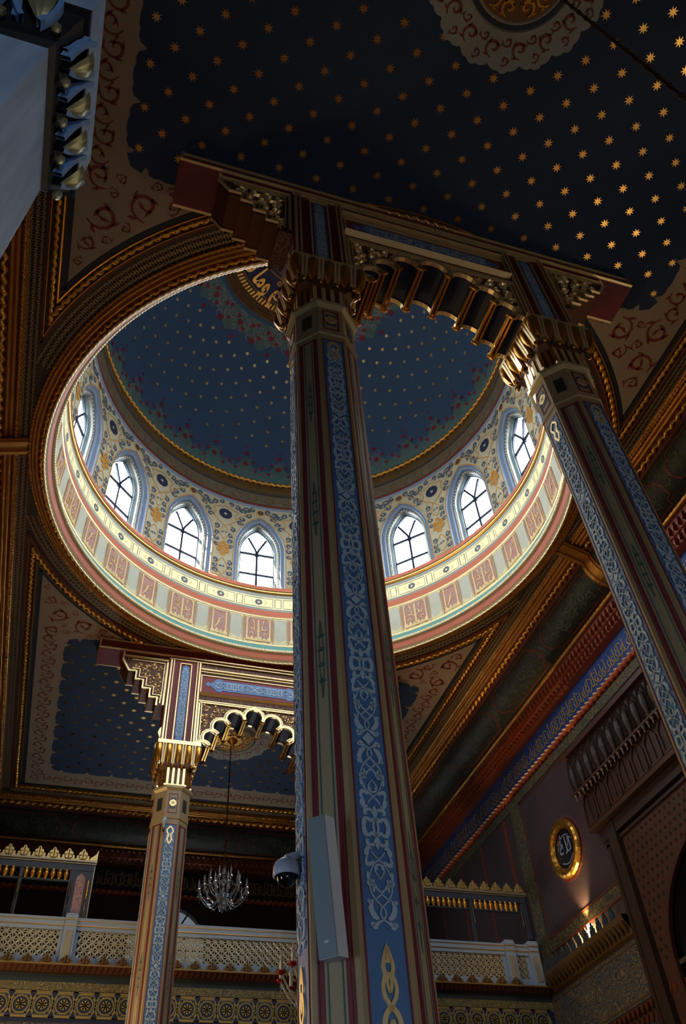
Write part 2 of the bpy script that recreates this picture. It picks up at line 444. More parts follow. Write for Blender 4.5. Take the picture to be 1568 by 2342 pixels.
# outer red and gold lines
m = MB(); m2 = MB()
for s in (-1, 1):
    for t in (-1, 1):
        for mb, x, r, w, h in ((m, 4.43, 4.80, 0.035, 0.02), (m2, 4.405, 4.83, 0.012, 0.035)):
            y0 = math.sqrt(r * r - x * x)
            stroke(mb, FC, [(s * x, t * y0), (s * x, t * 10.38)], w, h, 0)
for t in (-1, 1):
    stroke(m, FC, [(-4.43, t * 10.383), (4.43, t * 10.383)], 0.035, 0.02, 0); stroke(m2, FC, [(-4.41, t * 10.36), (4.41, t * 10.36)], 0.012, 0.035, 0)
for a0, a1 in arc_deg(4.80, 4.43): stroke(m, FC, [(4.80 * cos(a0 + (a1 - a0) * i / 60), 4.80 * sin(a0 + (a1 - a0) * i / 60)) for i in range(61)], 0.035, 0.02, 0)
for a0, a1 in arc_deg(4.825, 4.405): stroke(m2, FC, [(4.825 * cos(a0 + (a1 - a0) * i / 60), 4.825 * sin(a0 + (a1 - a0) * i / 60)) for i in range(61)], 0.012, 0.035, 0)
m.build('red_line', REDLINE, CE); m2.build('thin_gold_line', GOLDO, CE)
# rope mouldings framing the panels
m = MB()
for a0, a1 in arc_deg(4.892, 4.33): rope(m, circ_path(4.892, 9.985, a0, a1), 0.052, 0.13, 0.6, ns=8, step=6)
yt = math.sqrt(4.892 ** 2 - 4.33 ** 2)
for s in (-1, 1):
    for t in (-1, 1): rope(m, line_path((s * 4.33, t * (yt - 0.1), 9.985), (s * 4.33, t * 10.283, 9.985)), 0.045, 0.12, 0.6, ns=8, step=6)
    rope(m, line_path((-4.33, s * 10.283, 9.985), (4.33, s * 10.283, 9.985)), 0.045, 0.12, 0.6, ns=8, step=6)
m.build('rope_moulding', GOLD, CE, smooth=True)

def panel_outline(sg, X=4.15, Rr=5.04, Y=10.1):
    a = math.acos(X / Rr); P = [(X, Y), (-X, Y)]
    P += [(Rr * cos(PI - a - (PI - 2 * a) * i / 60), Rr * sin(PI - a - (PI - 2 * a) * i / 60)) for i in range(61)]
    return [(x, sg * y) for x, y in P]
def scallop_rect(x0, x1, y0, y1, per=0.56, d=0.085):
    P = []
    cs = [(x0, y0), (x1, y0), (x1, y1), (x0, y1)]
    for (a, b) in zip(cs, cs[1:] + cs[:1]):
        L = math.hypot(b[0] - a[0], b[1] - a[1]); ux, uy = (b[0] - a[0]) / L, (b[1] - a[1]) / L; nx, ny = -uy, ux
        k = int(round(L / per))
        P.append((a[0] + (ux + nx) * 0.10, a[1] + (uy + ny) * 0.10))
        for i in range(k):
            for t, o in ((0.08, .01), (0.2, .03), (0.3, .02), (0.42, .05), (0.47, .12), (0.5, .14), (0.53, .12), (0.58, .05), (0.7, .02), (0.8, .03), (0.92, .01)):
                s = (i + t) / k * L
                if 0.2 < s < L - 0.2: P.append((a[0] + ux * s + nx * (o * 0.9), a[1] + uy * s + ny * (o * 0.9)))
    return P
# navy star fields laid on tan grounds with red scrollwork
def in_field(x, y, pad=0.0): return abs(x) < 3.63 + pad and 4.5 - pad < abs(y) < 9.45 + pad
for sg in (-1, 1):
    nm = CE
    m = MB(); poly(m, FC, panel_outline(sg), 0.008); m.build('tan_ground', TAN, CE)
    m = MB(); P = scallop_rect(-3.66, 3.66, 4.47, 9.48); poly(m, FC, [(x, sg * y) for x, y in P], 0.014); m.build('star_field', CEILBLUE, CE)
    m = MB()
    for i in range(-15, 16):
        for j in range(0, 22):
            x = 0.2325 * i; y = 4.78 + 0.232 * (j - 0) if i % 2 else 4.78 + 0.232 * j
            y = 4.80 + 0.232 * j
            if (i + j) % 2 == 0: continue
            if y > 9.25 or math.hypot(x - (0.15 if sg > 0 else 0.10), y - (7.30 if sg > 0 else 7.72)) < 1.0: continue
            r = 0.062
            P = []
            for k in range(16):
                rr = r if k % 2 == 0 else r * 0.42; a = 2 * PI * k / 16 + 0.2
                P.append((x + rr * cos(a), sg * y + rr * sin(a)))
            poly(m, FC, P, 0.019)
    m.build('star_pattern', GOLDP, CE)
    # scrollwork on the tan border
    m = MB(); per = 0.30
    k = 0
    for j in range(26):
        y = 3.9 + j * 0.235
        for s in (-1, 1):
            if y < 9.9 and y > 4.4:
                x = s * (3.90 + (0.035 if j % 2 else -0.035)); scroll(m, FC, x, sg * y, 0.14, (0 if j % 2 else PI) + 0.4, 1 if (j % 2) else -1, 0.013, leaves=4, w0=0.17)
    for i in range(32):
        x = -3.65 + i * 0.235; scroll(m, FC, x, sg * (9.78 + (0.035 if i % 2 else -0.035)), 0.14, (PI / 2 if i % 2 else -PI / 2), 1 if i % 2 else -1, 0.013, leaves=4, w0=0.17)
    # spandrel fill and the strip towards the dome: scattered scrolls
    placed = []
    rnd = random.Random(11)
    for q in range(5000):
        x = rnd.uniform(-4.05, 4.05); y = rnd.uniform(2.9, 5.0); r = (0.21, 0.17, 0.13, 0.10, 0.075)[min(4, q // 900)]
        if math.hypot(x, y) < 5.04 + r * 1.15 or abs(x) > 4.15 - r * 1.15 or in_field(x, y, r * 0.95): continue
        if y > 4.45: continue
        if any(math.hypot(x - a, y - b) < (r + c) * 0.98 for a, b, c in placed): continue
        placed.append((x, y, r))
        for s2 in (1,): scroll(m, FC, x, sg * y, r, rnd.uniform(0, 6.28), rnd.choice((-1, 1)), 0.013, leaves=5, w0=0.17)
    m.build('scrollwork', REDSCROLL, CE)
    # central medallion
    cx, cy, MK = (0.15, 7.30, 1.0) if sg > 0 else (0.10, -7.72, 1.12)
    FC0 = FC; FC = (lambda u, v, h, cx=cx, cy=cy, MK=MK: (cx + (u - cx) * MK, cy + (v - cy) * MK, 10 - h))
    m = MB(); P = []
    for i in range(144):
        a = 2 * PI * i / 144; t = (i % 9) / 9; rr = 0.84 + 0.045 * abs(sin(PI * t * 2)) + (0.05 if abs(t - 0.5) < 0.12 else 0); P.append((cx + rr * cos(a), cy + rr * sin(a)))
    poly(m, FC, P, 0.022); m.build('medallion_border', mat('pale_medallion_border', '8f8e84', 0.65), CE)
    m = MB()
    for i in range(16):
        a = 2 * PI * i / 16
        scroll(m, FC, cx + 0.69 * cos(a), cy + 0.69 * sin(a), 0.09, a, 1, 0.027, leaves=3, w0=0.25); scroll(m, FC, cx + 0.62 * cos(a + PI / 16), cy + 0.62 * sin(a + PI / 16), 0.055, a + 2, -1, 0.027, leaves=3, w0=0.25)
        scroll(m, FC, cx + 0.79 * cos(a + PI / 16), cy + 0.79 * sin(a + PI / 16), 0.05, a + 1, -1, 0.027, leaves=3, w0=0.25)
    m.build('medallion_scrolls', REDSCROLL, CE)
    m = MB(); disc(m, FC, cx, cy, 0.52, 0.035, 48, 0.02); m.build('medallion_navy_ring', NAVY, CE)
    m = MB(); ringp(m, FC, cx, cy, 0.455, 0.03, 0.06, 48, 0.035, ridge=True); ringp(m, FC, cx, cy, 0.535, 0.02, 0.05, 48, 0.02, ridge=True); m.build('medallion_ring_moulding', mat('cream_line', 'b8ae98', 0.6), CE)
    m = MB(); disc(m, FC, cx, cy, 0.44, 0.045, 40, 0.03); m.build('medallion_disc', mat('gold_brown_disc', '70491c', 0.5, 0.3), CE)
    m = MB()
    for i in range(12):
        a = 2 * PI * i / 12; scroll(m, FC, cx + 0.33 * cos(a), cy + 0.33 * sin(a), 0.085, a, 1 if i % 2 else -1, 0.06, 0.045, leaves=3, ridge=False, w0=0.3)
    petals(m, FC, cx, cy, 0.22, 8, 0.065, 0.045); m.build('medallion_relief', GOLD, CE)
    m = MB(); lathe(m, [(0.0, 9.80), (0.03, 9.80), (0.05, 9.86), (0.1, 9.9), (0.12, 9.95)], cx, cy, 12); m.build('ceiling_rose', GOLDO, CE, smooth=True)
    FC = FC0

# ---- mouldings at the edge of the flat ceiling, the dark cove and the cornice, one set per wall
def profile_part(name, mt, prof, parent, axis, s, smooth=False, L=None):
    mb = MB(); L = L or ((-10.9, 10.9) if axis == 'y' else (-5.3, 5.3))
    base = 4.33 if axis == 'y' else 10.283
    rows = []
    for e in (0, 1):
        row = []
        for d, z in prof:
            o = base + d; ext = (10.283 + d) if axis == 'y' else (4.33 + d)
            e1 = (-ext, ext)[e]
            row.append((s * o, e1, z) if axis == 'y' else (e1, s * o, z))
        rows.append(row)
    mb.grid(rows); return mb.build(name, mt, parent, smooth=smooth)
def halfround(d0, z0, r, n=6): return [(d0 + r * cos(PI + PI * k / n), z0 - r * sin(PI * k / n)) for k in range(n + 1)]
cove_prof = [(0.66, 9.80)] + [(0.66 + 0.50 * (1 - cos(PI / 2 * k / 8)), 9.80 - 0.47 * sin(PI / 2 * k / 8)) for k in range(1, 9)]
WALLS = {}
for side, axis, s in (('right', 'y', 1), ('left', 'y', -1), ('far', 'x', 1), ('near', 'x', -1)):
    lab = {'right': 'right side wall with cornice and blue lettered band', 'left': 'left side wall under gilded cornice', 'far': 'far end wall above and behind the gallery', 'near': 'entrance end wall behind the viewer'}[side]
    pos = (s * WX, 0, FLOOR) if axis == 'y' else (0, s * WY, FLOOR)
    R = root('wall_' + side, pos, lab, 'wall', kind='structure'); WALLS[side] = R
    base = 4.33 if axis == 'y' else 10.283
    ext = lambda d: (10.283 + d) if axis == 'y' else (4.33 + d)
    def LP(d, z, e=None):
        o = s * (base + d); x = ext(d) if e is None else e
        return line_path((o, -x, z), (o, x, z)) if axis == 'y' else line_path((-x, o, z), (x, o, z))
    mb = MB(); rope(mb, LP(0.36, 9.955), 0.034, 0.07, 0.5, ns=7, step=5); mb.build('small_rope', GOLDO, R, smooth=True)
    profile_part('half_round', GOLDO, [(0.32, 10.0)] + halfround(0.44, 9.95, 0.028) + halfround(0.505, 9.93, 0.03) + [(0.54, 9.92)], R, axis, s, True)
    mb = MB(); rope(mb, LP(0.59, 9.885), 0.06, 0.17, 0.75, ns=8, step=7); mb.build('leaf_rope', GOLD, R, smooth=True)
    profile_part('cove_border', REDLINE, [(0.54, 9.93), (0.62, 9.90), (0.66, 9.80), (0.70, 9.74)], R, axis, s)
    profile_part('cove', COVE, cove_prof, R, axis, s, True)
    mb = MB(); mo2 = MB()
    def Fcv(u, v, h):
        t = v * PI / 2; d = 0.66 + 0.50 * (1 - cos(t)) - h * cos(t) * .7; z = 9.80 - 0.47 * sin(t) - h * .7; o = s * (base + d)
        return (o, u, z) if axis == 'y' else (u, o, z)
    np_ = 10 if axis == 'y' else 5; Lc = 2 * ext(.7); rc = random.Random(8)
    for k in range(np_):
        c0_ = -Lc / 2 + Lc * (k + .5) / np_; hl = Lc / np_ / 2 - .12
        P = [(c0_ - hl, .5), (c0_ - hl + .05, .30), (c0_ - hl + .16, .26), (c0_ - hl + .20, .12), (c0_ + hl - .20, .12), (c0_ + hl - .16, .26), (c0_ + hl - .05, .30), (c0_ + hl, .5), (c0_ + hl - .05, .70), (c0_ + hl - .16, .74), (c0_ + hl - .20, .88), (c0_ - hl + .20, .88), (c0_ - hl + .16, .74), (c0_ - hl + .05, .70)]
        Q = []
        for a, b in zip(P, P[1:] + P[:1]):
            m_ = max(1, int(abs(b[0] - a[0]) / .3)); Q += [(a[0] + (b[0] - a[0]) * q / m_, a[1] + (b[1] - a[1]) * q / m_) for q in range(m_)]
        stroke(mb, Fcv, Q, .045, .012, closed=True)
        for q in range(14): scroll(mo2, Fcv, c0_ + rc.uniform(-hl + .25, hl - .25), rc.uniform(.28, .72), rc.uniform(.07, .13), rc.uniform(0, 6), rc.choice((-1, 1)), .010, leaves=3, w0=.2)
        scroll(mo2, Fcv, c0_ - hl - .12, .5, .10, 0, 1, .010, leaves=3, w0=.25)
    mb.build('cove_cartouches', REDLINE, R); mo2.build('cove_foliage', mat('olive_cove_foliage', '3e4430', 0.7), R)
    mb = MB(); rope(mb, LP(1.16, 9.30), 0.045, 0.12, 0.18, ns=8, step=4); mb.build('cornice_rod', GOLDO, R, smooth=True)
    profile_part('cornice_fillet', REDLINE, [(1.15, 9.34), (1.20, 9.27), (1.20, 9.22), (1.24, 9.20)], R, axis, s)
    profile_part('muqarnas_ground', REDCARVE, [(1.24, 9.20), (1.27, 9.08), (1.36, 9.05), (1.38, 8.98), (1.52, 8.96)], R, axis, s)
    # hanging teeth of the carved frieze in two rows
    mb = MB(); mg = MB(); per = 0.13
    L = int(ext(1.2) / per)
    for i in range(-L, L + 1):
        for (d, z1, z2, w, off) in ((1.23, 9.21, 9.08, 0.07, 0), (1.345, 9.07, 8.965, 0.06, 0.5)):
            y = (i + off) * per
            pts = [(-w / 2, z1), (w / 2, z1), (w / 2, (z1 + z2) / 2), (0, z2), (-w / 2, (z1 + z2) / 2)]
            F = (lambda u, v, h, y=y, d=d: (s * (base + d - h), y + u, v)) if axis == 'y' else (lambda u, v, h, y=y, d=d: (y + u, s * (base + d - h), v))
            poly(mb, F, pts, 0.05, -0.02)
            poly(mg, F, [(-0.008, (z1 + z2) / 2 - .01), (0.008, (z1 + z2) / 2 - .01), (0.004, z2), (-0.004, z2)], 0.054, 0.048)
    mb.build('muqarnas_teeth', REDCARVE, R); mg.build('gilt_points', GOLDP, R)
    profile_part('blue_band', BLUEBAND if side != 'far' else mat('shaded_blue_band', '10181c', 0.6), [(1.52, 8.96), (1.52, 8.42)], R, axis, s)  # far wall: same band near-black, its dim light put into the colour
    # gilt interlaced lettering ornament on the blue band
    mb = MB(); F = (lambda u, v, h: (s * (base + 1.52 - h), u, v)) if axis == 'y' else (lambda u, v, h: (u, s * (base + 1.52 - h), v))
    rnd = random.Random(5); y = -ext(1.45)
    while y < ext(1.45):
        hgt = rnd.uniform(0.22, 0.36); stroke(mb, F, [(y, 8.52), (y + 0.012, 8.52 + hgt)], 0.026, 0.008)
        stroke(mb, F, catmull([(y - 0.14, 8.60 + rnd.uniform(-.05, .1)), (y - 0.05, 8.53), (y + 0.05, 8.57), (y + 0.1, 8.66), (y + 0.05, 8.70)], 3), 0.026, 0.008)
        if rnd.random() < 0.6: stroke(mb, F, catmull([(y - 0.1, 8.75), (y, 8.80), (y + 0.09, 8.74), (y + 0.04, 8.70)], 3), 0.02, 0.008)
        if rnd.random() < 0.5: disc(mb, F, y + 0.06, 8.83, 0.014, 0.008, 6)
        y += rnd.uniform(0.13, 0.2)
    mb.build('band_lettering', mat('dull_gold_letters', '9a8250', 0.5, 0.4), R)
    mb = MB(); rope(mb, LP(1.50, 8.345), 0.07, 0.15, 0.55, ns=8, step=6); mb.build('red_twist_moulding', REDROPE, R, smooth=True)
    mb = MB()
    bead_line(mb, LP(1.445, 8.345), 0.15, 0.024, 2.7, 0.5, n=5, m=4); mb.build('pale_twist_line', mat('pale_gold_twist', 'd8b684', 0.4, 0.5), R, smooth=True)
    # the wall itself
    if side in ('right', 'left'):
        wins = sorted([w for w in WALL_WIN if w[0] == side], key=lambda w: w[1])
        y = -WY
        mb = MB(); X = s * WX
        for _, a, z0, z1, hw in wins:
            mb.quad((X, y, FLOOR), (X, a - hw, FLOOR), (X, a - hw, 8.6), (X, y, 8.6)); mb.quad((X, a - hw, FLOOR), (X, a + hw, FLOOR), (X, a + hw, z0), (X, a - hw, z0)); mb.quad((X, a - hw, z1), (X, a + hw, z1), (X, a + hw, 8.6), (X, a - hw, 8.6)); y = a + hw
        ye = -3.3 if False else WY
        mb.quad((X, y, FLOOR), (X, ye, FLOOR), (X, ye, 8.6), (X, y, 8.6)); mb.build('wall_surface', WALLP, R)
    elif side == 'near':
        wins = sorted([w for w in WALL_WIN if w[0] == side], key=lambda w: w[1]); x = -WX; mb = MB(); Y = -WY
        for _, a, z0, z1, hw in wins:
            mb.quad((x, Y, FLOOR), (a - hw, Y, FLOOR), (a - hw, Y, 8.6), (x, Y, 8.6)); mb.quad((a - hw, Y, FLOOR), (a + hw, Y, FLOOR), (a + hw, Y, z0), (a - hw, Y, z0)); mb.quad((a - hw, Y, z1), (a + hw, Y, z1), (a + hw, Y, 8.6), (a - hw, Y, 8.6)); x = a + hw
        mb.quad((x, Y, FLOOR), (WX, Y, FLOOR), (WX, Y, 8.6), (x, Y, 8.6)); mb.build('wall_surface', WALLP, R)
    else:
        mb = MB(); Y = WY
        # opening for the arched window seen over the rail
        cx, hw, zs, zt = -0.35, 0.95, 7.2, 8.15
        arch = [(cx - hw, 4.6)] + [(cx - hw * cos(PI * k / 16), zs + (zt - zs) * sin(PI * k / 16)) for k in range(17)] + [(cx + hw, 4.6)]
        P = [(-WX, 4.5), (-WX, 8.6), (WX, 8.6), (WX, 4.5), (cx + hw, 4.5)] + arch[::-1] + [(cx - hw, 4.5)]
        poly(mb, lambda u, v, h: (u, Y - h, v), P, 0); mb.build('wall_surface', mat('dark_red_brown_wall', '2a1614', 0.75, col2='3a2420', scale=4), R)
    # moulding returns
# wall windows: all unseen with glowing panes, except the arched far one
wn = 17
for side, a, z0, z1, hw in WALL_WIN + [('far', -0.35, 5.2, 8.15, 0.95)]:
    F = {'right': lambda u, v, h: (WX - h, u, v), 'left': lambda u, v, h: (-WX + h, u, v), 'near': lambda u, v, h: (u, -WY + h, v), 'far': lambda u, v, h: (u, WY - h, v)}[side]
    pos = F(a, z0, 0)
    q = root('window_%d' % wn, pos, {'right': 'unseen window in the right wall with a glowing pane', 'left': 'unseen window in the left wall with a glowing pane', 'near': 'unseen window in the entrance wall with a glowing pane', 'far': 'arched window behind the gallery rail, half hidden by a column'}[side], 'window', kind='structure'); wn += 1
    mb = MB()
    if side == 'far':
        pts = [(a - hw, z0)] + [(a - hw * cos(PI * k / 16), 7.2 + 0.95 * sin(PI * k / 16)) for k in range(17)] + [(a + hw, z0)]
        stroke(mb, F, pts, 0.10, 0.05, -0.25); mb.build('frame', WOOD, q)
        mb = MB(); stroke(mb, F, [(u * 1.0, v) for u, v in [(a + (x - a) * 1.07, zz if i in (0, 18) else 7.2 + (zz - 7.2) * 1.07) for i, (x, zz) in enumerate(pts)]], 0.03, 0.08, 0.0); mb.build('orange_trim', WOODO, q)
        mb = MB()
        for an in (30, 60, 90, 120, 150): stroke(mb, F, [(a, 7.2), (a + hw * cos(rad(an)), 7.2 + 0.95 * sin(rad(an)))], 0.035, -0.10, -0.14)
        for u in (-0.5, 0, 0.5): stroke(mb, F, [(a + u, z0), (a + u, 7.2)], 0.035, -0.10, -0.14)
        stroke(mb, F, [(a - hw, 7.2), (a + hw, 7.2)], 0.04, -0.10, -0.14); mb.build('glazing_bars', IRON, q)
        mb = MB(); poly(mb, F, pts, -0.13); mb.build('pane', mat('frosted_daylit_pane', 'b8c4cc', 0.5, emit=('a8b8c4', 0.3)), q)
    else:
        mb = MB()
        stroke(mb, F, [(a - hw, z0), (a - hw, z1), (a + hw, z1), (a + hw, z0), (a - hw, z0)], 0.12, 0.05, -0.2); mb.build('frame', WOOD, q)
        mb = MB()
        for k in range(1, 3): stroke(mb, F, [(a - hw + 2 * hw * k / 3, z0), (a - hw + 2 * hw * k / 3, z1)], 0.04, -0.02, -0.06)
        for k in range(1, 5): stroke(mb, F, [(a - hw, z0 + (z1 - z0) * k / 5), (a + hw, z0 + (z1 - z0) * k / 5)], 0.04, -0.02, -0.06)
        mb.build('glazing_bars', IRON, q)
        e, colr = win_light(side, a); pm = mat('emissive_pane_%s_%d' % (side, a < -3), 'c8ccd0', 0.5)
        pb = pm.node_tree.nodes['Principled BSDF']; pb.inputs['Emission Color'].default_value = (*colr, 1); pb.inputs['Emission Strength'].default_value = e
        mb = MB(); rect(mb, F, a - hw, a + hw, z0, z1, -0.05); mb.build('pane', pm, q)  # opaque pane emits by itself, standing in for daylight
# transverse ribs across the cove at mid length
tn = 1
for s in (-1, 1):
    mb = MB()
    for y0, y1, h in ((-0.16, 0.16, 0.02), (-0.12, -0.07, 0.05), (0.07, 0.12, 0.05)):
        rows = []
        for d, z in [(0.2, 9.97 - h)] + [(d, z - h) for d, z in cove_prof]:
            rows.append([(s * (4.33 + d - h * 0.6), y0, z + h), (s * (4.33 + d - h * 0.6), y0, z), (s * (4.33 + d - h * 0.6), y1, z), (s * (4.33 + d - h * 0.6), y1, z + h)])
        mb.grid(rows)
    tag(mb.build('trim_%d' % tn, GOLDO), ('right' if s > 0 else 'left') + ' gilded rib crossing the dark cove beside the dome', 'moulding', kind='structure'); tn += 1

# ================================================================ DOME
DM = root('dome', (0, 0, 9.8), 'round windowed drum and blue starry dome above the hall', 'dome', kind='structure')
def dl(name, mt, prof, n=128, smooth=True):
    mb = MB(); lathe(mb, prof, 0, 0, n); return mb.build(name, mt, DM, smooth=smooth)
m = MB(); rope(m, circ_path(4.487, 9.97), 0.036, 0.075, 0.5, closed=True, ns=7, step=5); m.build('small_rope', GOLDO, DM, smooth=True)
hr = lambda r0, z0, q: [(r0 + q * cos(PI * k / 6), z0 - q * sin(PI * k / 6)) for k in range(7)]
dl('half_round_moulding', GOLDO, [(4.50, 10.0)] + hr(4.435, 9.95, 0.028) + hr(4.375, 9.93, 0.03) + [(4.34, 9.93)])
m = MB(); rope(m, circ_path(4.305, 9.905), 0.045, 0.14, 0.7, closed=True, ns=8, step=7); m.build('leaf_moulding', GOLD, DM, smooth=True)
dl('maroon_fillet', MAROON, [(4.36, 9.93), (4.28, 9.90), (4.262, 9.865)])
m = MB(); rope(m, circ_path(4.255, 9.845), 0.022, 0.10, 0.4, closed=True, ns=6, step=5); m.build('rim_rope', GOLDC, DM, smooth=True)
dl('olive_groove', mat('olive_moulding', '9a9068', 0.55), [(4.262, 9.83), (4.24, 9.845), (4.235, 9.87), (4.215, 9.885)])
dl('salmon_cove', SALMON, [(4.215, 9.885), (4.19, 9.92), (4.185, 9.98), (4.165, 10.0)])
dl('olive_fillet', mat('olive_moulding', '9a9068'), [(4.165, 10.0), (4.15, 10.01)])
dl('bead_backing', mat('olive_moulding', '9a9068'), [(4.16, 10.0), (4.20, 10.05), (4.17, 10.10)])
m = MB(); rope(m, circ_path(4.155, 10.055), 0.045, 0.055, 0.35, closed=True, ns=8, step=4); m.build('beaded_rope', mat('pale_gold_bead', 'd8c9a0', 0.4, 0.3), DM, smooth=True)
dl('teal_fillet', TEALP, [(4.15, 10.09), (4.175, 10.11), (4.175, 10.19), (4.19, 10.20)])
dl('cream_fillet', GOLDC, [(4.19, 10.20), (4.165, 10.215), (4.19, 10.235)])
dl('drum_frieze', FRIEZE, [(4.19, 10.23), (4.205, 10.93)])
dl('gold_fillet', GOLDC, [(4.205, 10.93), (4.18, 10.945), (4.205, 10.96), (4.19, 10.975), (4.215, 10.99)])
dl('salmon_band', SALMON, [(4.215, 10.99), (4.22, 11.15)])
dl('grey_fillet', mat('pale_grey_fillet', '8a9088'), [(4.22, 11.15), (4.215, 11.20), (4.225, 11.20)])
dl('cream_band', CREAM, [(4.225, 11.20), (4.235, 11.53)])
dl('blue_grey_fillet', mat('pale_grey_fillet', '8a9088'), [(4.235, 11.53), (4.24, 11.62)])
dl('sill_gold', GOLDP, [(4.24, 11.62), (4.20, 11.64), (4.19, 11.69), (4.21, 11.72)])
dl('sill_red', SALMON, [(4.21, 11.72), (4.20, 11.77), (4.215, 11.815), (4.30, 11.82)])
# frieze cells
d16 = rad(22.5)
mM = MB(); mN = MB(); mG = MB(); mF = MB(); mFrame = MB()
for k in range(32):
    c = rad(k * 11.25); big = (k % 2 == 0); R = 4.19; Fz = lambda u, v, h, c=c: ((4.197 - h) * cos(c + u), (4.197 - h) * sin(c + u), v)
    hw = rad(4.15 if big else 2.85)
    rect(mM, Fz, -hw, hw, 10.27, 10.90, 0.006, nu=4)
    for e in (-hw, hw): stroke(mFrame, Fz, [(e, 10.25), (e, 10.92)], rad(0.28), 0.012)
    wv = rad(0.42)
    def st(pts, w, F=Fz, mb=mN): stroke(mb, F, pts, w, 0.02, 0.004)
    # gold gothic-like arabesque: side bars, inner arches and a leafy foot
    for e in (-1, 1): st([(e * (hw - rad(0.9)), 10.87), (e * (hw - rad(0.9)), 10.42), (e * (hw - rad(0.75)), 10.31)], wv)
    if big:
        st([(0, 10.84), (0, 10.36)], wv * 1.2)
        for e in (-1, 1):
            st([(e * (hw - rad(0.9)), 10.80), (e * hw * 0.62, 10.88), (e * hw * 0.35, 10.82), (e * hw * 0.28, 10.70)], [wv * .8, wv, wv * .8, wv * .3])
            leaf(mN, Fz, e * hw * 0.05, 10.55, PI / 2 - e * 0.9, 0.001, 0.001, 0.02)
            st([(0, 10.62), (e * hw * 0.25, 10.66), (e * hw * 0.3, 10.58), (0, 10.52)], wv * .7)
        for e in (-1, 1):
            sc1 = spiral(e * hw * .42 * 4.19, 10.62, .075, 1.2, 1.0, e, 9, .22); stroke(mN, lambda u, v, h, Fz=Fz: Fz(u / 4.19, v, h), sc1, None, .02, .004)
            sc1 = spiral(e * hw * .5 * 4.19, 10.46, .055, 4.2, 1.0, -e, 9, .26); stroke(mN, lambda u, v, h, Fz=Fz: Fz(u / 4.19, v, h), sc1, None, .02, .004)
        nfoot = 6
    else:
        st([(-hw * 0.5, 10.72), (0, 10.66), (hw * 0.15, 10.52), (hw * 0.5, 10.40)], [wv * .6, wv, wv * 1.2, wv * .4])
        st([(-hw * 0.4, 10.86), (0, 10.84), (hw * 0.5, 10.87)], wv * .8); st([(-hw * 0.2, 10.56), (hw * 0.25, 10.60)], wv)
        nfoot = 4
    fp = [(-hw * 0.88, 10.29)]
    for i in range(nfoot * 2 + 1): fp.append((-hw * 0.85 + hw * 1.7 * i / (nfoot * 2), 10.30 + (0.09 if i % 2 else 0.035) + (0.03 if i % 4 == 1 else 0)))
    fp.append((hw * 0.88, 10.29)); poly(mN, Fz, fp, 0.02, 0.004)
    # grey lobed panel between
    c2 = c + rad(5.65 + (0.65 if big else -0.65)); F2 = lambda u, v, h, c=c2: ((4.197 - h) * cos(c + u), (4.197 - h) * sin(c + u), v)
    a = rad(1.75); P = [(-a, 10.34), (-a * .8, 10.29), (0, 10.26), (a * .8, 10.29), (a, 10.34), (a, 10.83), (a * .8, 10.88), (0, 10.91), (-a * .8, 10.88), (-a, 10.83)]
    poly(mG, F2, P, 0.004)
    stroke(mFrame, F2, P, rad(0.13), 0.008, closed=True)
    # cream band cell with a dark rosette
    F3 = lambda u, v, h, c=c: ((4.225 - h) * cos(c + u), (4.225 - h) * sin(c + u), v); F4 = lambda u, v, h, c=c: F3(u / 4.225, v, h)
    for (u0, u1) in ((-4.1, 4.1), (4.75, 6.5)):
        K4 = 4.225; q0, q1 = rad(u0) * K4, rad(u1) * K4; stroke(mF, F4, [(q0, 11.24), ((q1 + q0) * .5, 11.24), (q1, 11.24), (q1, 11.49), ((q1 + q0) * .5, 11.49), (q0, 11.49)], 0.012, 0.004, closed=True)
    sx = 1 / 4.225
    petals(mF, lambda u, v, h, F3=F3: F3(u * sx, 11.365 + v, h), 0, 0, 0.082, 8, 0.006, wf=0.42, r0=0.3)
    for e in (-1, 1): stroke(mFrame, lambda u, v, h, F3=F3: F3(u * sx, 11.365 + v, h), [(e * 0.12, -0.05), (e * 0.17, 0.0), (e * 0.12, 0.05)], 0.008, 0.005)
mM.build('frieze_red_panels', FRRED, DM); mN.build('frieze_gold_relief', GOLDC, DM); mG.build('frieze_grey_panels', FRGREY, DM)
mF.build('cream_band_rosettes', mat('grey_blue_line', '56606c', 0.6), DM); mFrame.build('frieze_frames', mat('frieze_frame_line', 'a88a64', 0.5, 0.3), DM)

# ---- one window bay; sixteen windows are copies turned about the axis of the dome
RW = 4.30
def arch_out(hw, zs, zt, z0, n=8, cxs=0.0):
    """pointed arch outline from lower left to lower right, in (arc length, z)"""
    H = zt - zs; R = (hw * hw + H * H) / (2 * hw); P = [(-hw, z0)]
    aa = math.asin(min(1, H / R)) if H < R else PI / 2
    for k in range(n + 1):
        a = aa * k / n; P.append((-hw + R - R * cos(a), zs + R * sin(a)))
    Q = [(-x, z) for x, z in P[:-1]][::-1]
    return P + Q
wall_top = 14.36
outer = arch_out(0.585, 13.0, 14.03, 11.82)
mb = MB(); F = Fcyl(RW); half = d16 * RW / 2
rows_u = sorted(set([-half, -0.72, 0.72, half] + [p[0] for p in outer]))
def arch_z(u):
    if abs(u) >= 0.585: return None
    P = outer
    for (a, b) in zip(P, P[1:]):
        if a[0] <= u <= b[0] and b[0] > a[0]: return a[1] + (b[1] - a[1]) * (u - a[0]) / (b[0] - a[0])
WIN0 = root('window_1', (RW, 0, 11.82), 'arched drum window', 'window', kind='structure')
